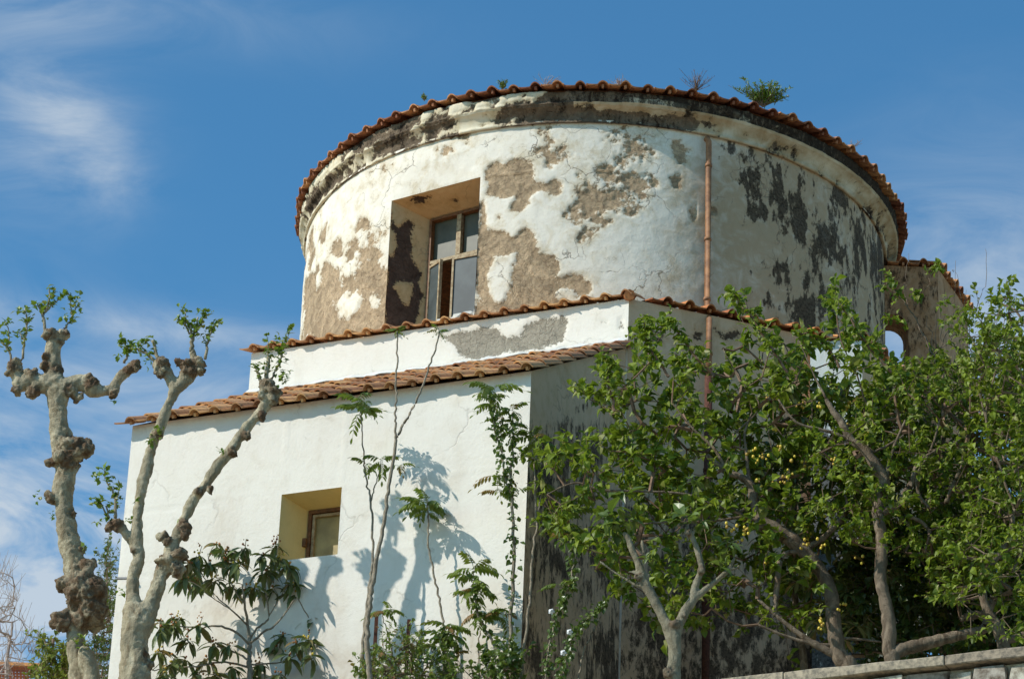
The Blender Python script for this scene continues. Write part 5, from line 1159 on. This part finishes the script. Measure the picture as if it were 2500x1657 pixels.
for c in cw:
    P, R = path_px(c, 21.6, *Zr); P, R = smooth_path(P, R, 4, .008); v, f = tube_vf(P, R, 5); part('branch', v, f, M['twig'], wh, True)
lw = Leaves()
for (x, y, n) in ((1350, 350, 22), (1300, 380, 10), (960, 490, 14), (920, 530, 16), (940, 440, 8), (1010, 570, 14), (1190, 600, 18), (1150, 570, 8), (1410, 650, 10), (1400, 690, 8), (1390, 800, 6), (930, 780, 16), (990, 800, 10), (1020, 640, 6), (910, 390, 6), (1080, 860, 6)):
    c = at(1900+x/3.485, 550+y/3.485, 21.5)
    for k in range(n): lw.add(random.randrange(2), c+rvec(random.uniform(0, .06)), rot_to(rvec(), np.array([-.3, -.4, 1.])+rvec(.5)), .062*random.uniform(.5, 1.1))
lw.build([OV, OV2], M['plum_leaf'], wh)

# loquat with yellow fruit among the plums
YL2 = 21.6
l2 = thing('loquat_tree', 'loquat tree full of yellow fruit half hidden among the plum branches', 'tree', at(2000, 1640, YL2)*np.array([1, 1, 0])+np.array([0, 0, zc_-.35]))
k4 = limbs(l2, [[(300, 2000, 30), (270, 1500, 24), (230, 1200, 20), (200, 900, 18), (215, 500, 15), (215, 350, 12), (150, 100, 8)], [(215, 500, 10), (400, 400, 8), (520, 300, 6)], [(200, 800, 10), (420, 700, 8), (560, 620, 6)]], YL2, Zp, M['plum_bark'])
ly = Leaves(); n_c = 0
cl = sample_poly(full([(1740, 900), (1900, 870), (2020, 880), (2080, 960), (2100, 1150), (2080, 1300), (1980, 1480), (1900, 1500), (1760, 1250), (1700, 1100), (1760, 1000)]), 130, YL2-.5, YL2+.4)
for ci, c in enumerate(cl):
    for k in range(10):
        az = random.uniform(0, 2*math.pi); dv = np.array([math.cos(az), math.sin(az), random.uniform(-.7, .6)]); ly.add(random.randrange(2), c+rvec(.02), rot_to(dv, np.array([0, -.2, 1.])+rvec(.3)), random.uniform(.10, .17))
ly.build([LG, LG2], M['loquat_leaf'], l2, nparts=250)
fcount = 0
fx = full([(1790, 920), (1850, 935), (1880, 985), (1800, 1030), (1760, 1060), (1830, 1060), (1860, 1075), (1900, 1010), (1945, 985), (1960, 940), (1750, 1110), (1800, 1120), (1690, 1215), (1720, 1230), (1745, 1210), (1860, 1255), (1870, 1235), (1905, 1190), (1980, 1240), (1985, 1290), (1900, 1260), (2090, 1170), (2230, 1045), (2110, 1150), (1770, 1300), (1900, 1440), (1950, 1400), (1870, 1330), (1790, 990), (1820, 1100), (2000, 1100), (1930, 1060), (1700, 1255), (1860, 1000), (1895, 940), (1740, 1040), (2010, 1000), (1980, 1180)])
for (x, y) in fx: fruits(l2, at(x, y, 20.75+random.uniform(-.4, .4)), random.randint(4, 8), FM, .012, .06)

# bushy mass at the far right and undergrowth behind
YH = 22.0
hg = thing('hedge', 'dense sunlit hedge filling the right edge below the sky', 'hedge', at(2420, 1000, YH)*np.array([1, 1, 0])+np.array([0, 0, zc_-.35]))
hp = full([(2040, 900), (2100, 850), (2200, 850), (2260, 835), (2330, 830), (2420, 800), (2520, 830), (2620, 960), (2680, 1200), (2660, 1480), (1900, 1480), (1980, 1100)])
ha = sample_poly(hp, 1250, YH-.4, YH+.7)
crown_tree(hg, [at(2300, 1700, YH), at(2350, 1300, YH), at(2200, 1300, YH), at(2420, 1050, YH), at(2150, 1100, YH)], ha, [OV, OV2], M['hedge_leaf'], M['twig'], .05, 20, nparts=60)
hg2 = thing('undergrowth', 'dark green undergrowth in the shade behind the plum trunks', 'bush', at(2200, 1500, 21.8)*np.array([1, 1, 0])+np.array([0, 0, zc_-.35]))
ha = sample_poly(full([(1960, 1250), (2420, 1250), (2420, 1560), (1990, 1560), (1930, 1400)]), 460, 21.2, 22.6)
crown_tree(hg2, [at(2200, 1700, 21.8), at(2350, 1600, 21.8), at(2080, 1600, 21.8)], ha, [OV2, LG], M['dark_leaf'], M['twig'], .09, 18, nparts=60)

# shrubs at the foot of the wing
sb_ = thing('shrub', 'tangled low shrub at the foot of the wing wall around the rusty posts', 'bush', at(980, 1640, 21.9)*np.array([1, 1, 0])+np.array([0, 0, zc_-.35]))
sp = conv([(680, 1568), (700, 1500), (790, 1430), (850, 1300), (960, 1280), (990, 1240), (1040, 1240), (1060, 1290), (1150, 1290), (1250, 1380), (1320, 1470), (1330, 1600), (1300, 1700), (700, 1700)], 650, 1150, 3.0933)
crown_tree(sb_, [at(900, 1720, 21.9), at(1000, 1700, 21.9), at(960, 1640, 21.9)], sample_poly(sp, 150, 21.6, 22.15), [OV, LG], M['sapling_leaf'], M['twig'], .048, 16, nparts=150)
sb2 = thing('shrub', 'leafy bindweed heap at the very bottom left of the corner stems', 'bush', at(1200, 1650, 21.7)*np.array([1, 1, 0])+np.array([0, 0, zc_-.35]))
sp = conv([(1290, 1600), (1350, 1380), (1450, 1350), (1500, 1500), (1620, 1560), (1700, 1400), (1750, 1280), (1850, 1330), (1900, 1450), (1890, 1600), (1880, 1700), (1290, 1700)], 650, 1150, 3.0933)
crown_tree(sb2, [at(1200, 1720, 21.7), at(1150, 1700, 21.7)], sample_poly(sp, 90, 21.5, 21.95), [OV, OV2], M['vine_leaf'], M['twig'], .055, 15, nparts=120)
# dark evergreen shrub behind the left plane tree
for (lab, poly, Y, n, lm, ls, base) in (
    ('tall dark evergreen shrub between the left plane tree and the wing corner', conv([(700, 1568), (690, 1150), (760, 1000), (790, 800), (780, 640), (820, 600), (850, 700), (830, 850), (860, 980), (860, 1150), (840, 1300), (820, 1700), (700, 1700)], 0, 1150, 3.0933), 24.2, 170, 'dark_leaf', .045, (250, 1700)),
    ('low dark green shrub at the bottom left beyond the plane trunk', conv([(250, 1568), (310, 1300), (360, 1250), (420, 1300), (500, 1330), (560, 1400), (560, 1700), (240, 1700)], 0, 1150, 3.0933), 26.0, 130, 'hedge_leaf', .06, (130, 1700))):
    t = thing('shrub', lab, 'bush', at(base[0], 1657, Y)*np.array([1, 1, 0])+np.array([0, 0, zc_-.35]))
    crown_tree(t, [at(base[0], base[1], Y), at(base[0], 1560, Y)], sample_poly(poly, n, Y-.35, Y+.35), [OV, LG], M[lm], M['twig'], ls, 16, nparts=40)
# bare tree far left
bt_ = thing('bare_tree', 'leafless thin branched tree at the far left edge above the tiled house', 'tree', at(20, 1700, 30)*np.array([1, 1, 0])+np.array([0, 0, -1.6]))
skel = [at(15, 1800, 30), at(18, 1700, 30), at(15, 1620, 30), at(25, 1560, 30)]
v, f = tube_vf([np.array([skel[0][0], skel[0][1], -1.6])]+skel, [.08, .03, .025, .02, .014], 6); part('trunk', v, f, M['grey_twig'], bt_)
an_ = sample_poly(conv([(-60, 740), (40, 740), (120, 820), (170, 960), (180, 1100), (220, 1150), (330, 1250), (320, 1500), (200, 1560), (-60, 1568)], 0, 1150, 3.0933), 190, 29.6, 30.5)
arr, par, tips, ns = grow(skel, an_, None, .16); load = np.zeros(len(arr))
for t in tips: load[t] += 1
for i in range(len(arr)-1, ns-1, -1): load[par[i]] += load[i]
vfs = [tube_vf([arr[par[i]], arr[i]], [.0016*math.sqrt(load[par[i]])*.9 if par[i] >= ns else .008, .0016*math.sqrt(max(load[i], 1))], 4, False) for i in range(ns, len(arr))]
for t in tips:
    vfs.append(tube_vf([arr[t], arr[t]+np.array([random.gauss(0, .05), 0, random.uniform(.05, .25)])], [.0028, .0016], 3, False))
v, f = _bigmerge(vfs); part('branches', v, f, M['grey_twig'], bt_, kind='stuff')
# far tiled roof, bottom left
fh = thing('house', 'distant house with a plain red tiled roof at the bottom left corner', 'building', at(20, 1657, 40)*np.array([1, 1, 0])+np.array([0, 0, -1.6]), None)
r0 = at(-60, 1628, 40); r1 = at(105, 1632, 40); dn = np.array([0, -1, -.5]); dn /= np.linalg.norm(dn); L_ = 2.2
wdt = r1-r0; wdt[2] = 0
for k in range(8):
    o = r0+dn*L_*k/8
    V, Fc = [], []; nn_ = 40
    for j in range(nn_+1):
        q = wdt*j/nn_; hgt = .04*(j % 2)
        V += [r0+q+dn*L_*k/8+np.array([0, 0, hgt+.0]), r0+q+dn*L_*(k+1.05)/8+np.array([0, 0, hgt+.03])]
    for j in range(nn_): Fc.append((2*j, 2*j+1, 2*j+3, 2*j+2))
    part('tile_course', V, Fc, M['tile'], fh)
v, f = box_vf((r0[0], r0[1]-1.9, -1.6), (wdt[0], wdt[1], 0), (0, 3.8, 0), (0, 0, r0[2]-1.0+1.6)); part('house_wall', v, f, M['render'], fh)
v, f = tube_vf([r0+np.array([0, 0, .03]), r0+wdt+np.array([0, 0, .03])], [.07, .07], 8); part('ridge', v, f, M['tile'], fh)

# ------------------------------------------------------------------ weeds and shrub on the drum roof
def weed(lab, x, y, h, n, mat_l, mat_t, spread, lsize, rad=2.95, per=5, ang=None):
    # base stands on the tile edge
    d = ray(x, y); A2 = d[0]**2+d[1]**2; B2_ = -2*(d[0]*CX+d[1]*CY); C2 = CX*CX+CY*CY-rad*rad; D2 = B2_*B2_-4*A2*C2; t = (-B2_-math.sqrt(max(D2, 0)))/(2*A2); b = d*t
    b[2] = min(b[2], ZT+.12) if b[2] > ZT+.12 else b[2]
    T = thing('roof_weed' if h < .2 or mat_l is None else 'roof_shrub', lab, 'weed' if h < .2 or mat_l is None else 'shrub', b)
    Lv = Leaves(); vf = []
    for k in range(n):
        e = b+np.array([random.gauss(0, spread), random.gauss(0, spread*.5), h*random.uniform(.5, 1.)]); m_ = (b+e)/2+rvec(.01); vf.append(tube_vf([b, m_, e], [.0028, .0022, .0014], 4, False))
        for j in range(per):
            tt = random.uniform(.3, 1); q = b*(1-tt)+e*tt
            s2 = q+rvec(.02)+np.array([0, 0, .02]); vf.append(tube_vf([q, s2], [.0016, .001], 3, False))
            if mat_l:
                for _ in range(4): Lv.add(0, q+rvec(random.uniform(0, .02)), rot_to(rvec()+np.array([0, 0, .8]), rvec()), lsize*random.uniform(.6, 1.2))
    v, f = _bigmerge(vf); part('stems', v, f, mat_t, T)
    if mat_l: Lv.build([LG], mat_l, T, nparts=20)
weed('bright green shrub growing on the round roof edge, right of the top', 1862, 262, .25, 60, M['plane_leaf'], M['twig'], .115, .04, per=8)
weed('dry pinkish weeds above the drain pipe on the roof edge', 1700, 222, .19, 26, None, M['red_twig'], .10, .02)
weed('small green tuft on the left slope of the round roof', 1228, 220, .10, 10, M['plane_leaf'], M['twig'], .03, .03)
weed('tiny green sprout on the far left of the round roof', 1036, 247, .07, 7, M['plane_leaf'], M['twig'], .015, .025)
weed('dry grass stalks near the top of the round roof', 1330, 212, .15, 14, None, M['grey_twig'], .09, .02, per=3)
weed('pale dry tuft just right of the roof top', 1510, 208, .07, 14, None, M['grey_twig'], .07, .02)
weed('faint dry weeds on the right shoulder of the round roof', 2070, 368, .10, 14, None, M['grey_twig'], .08, .02)
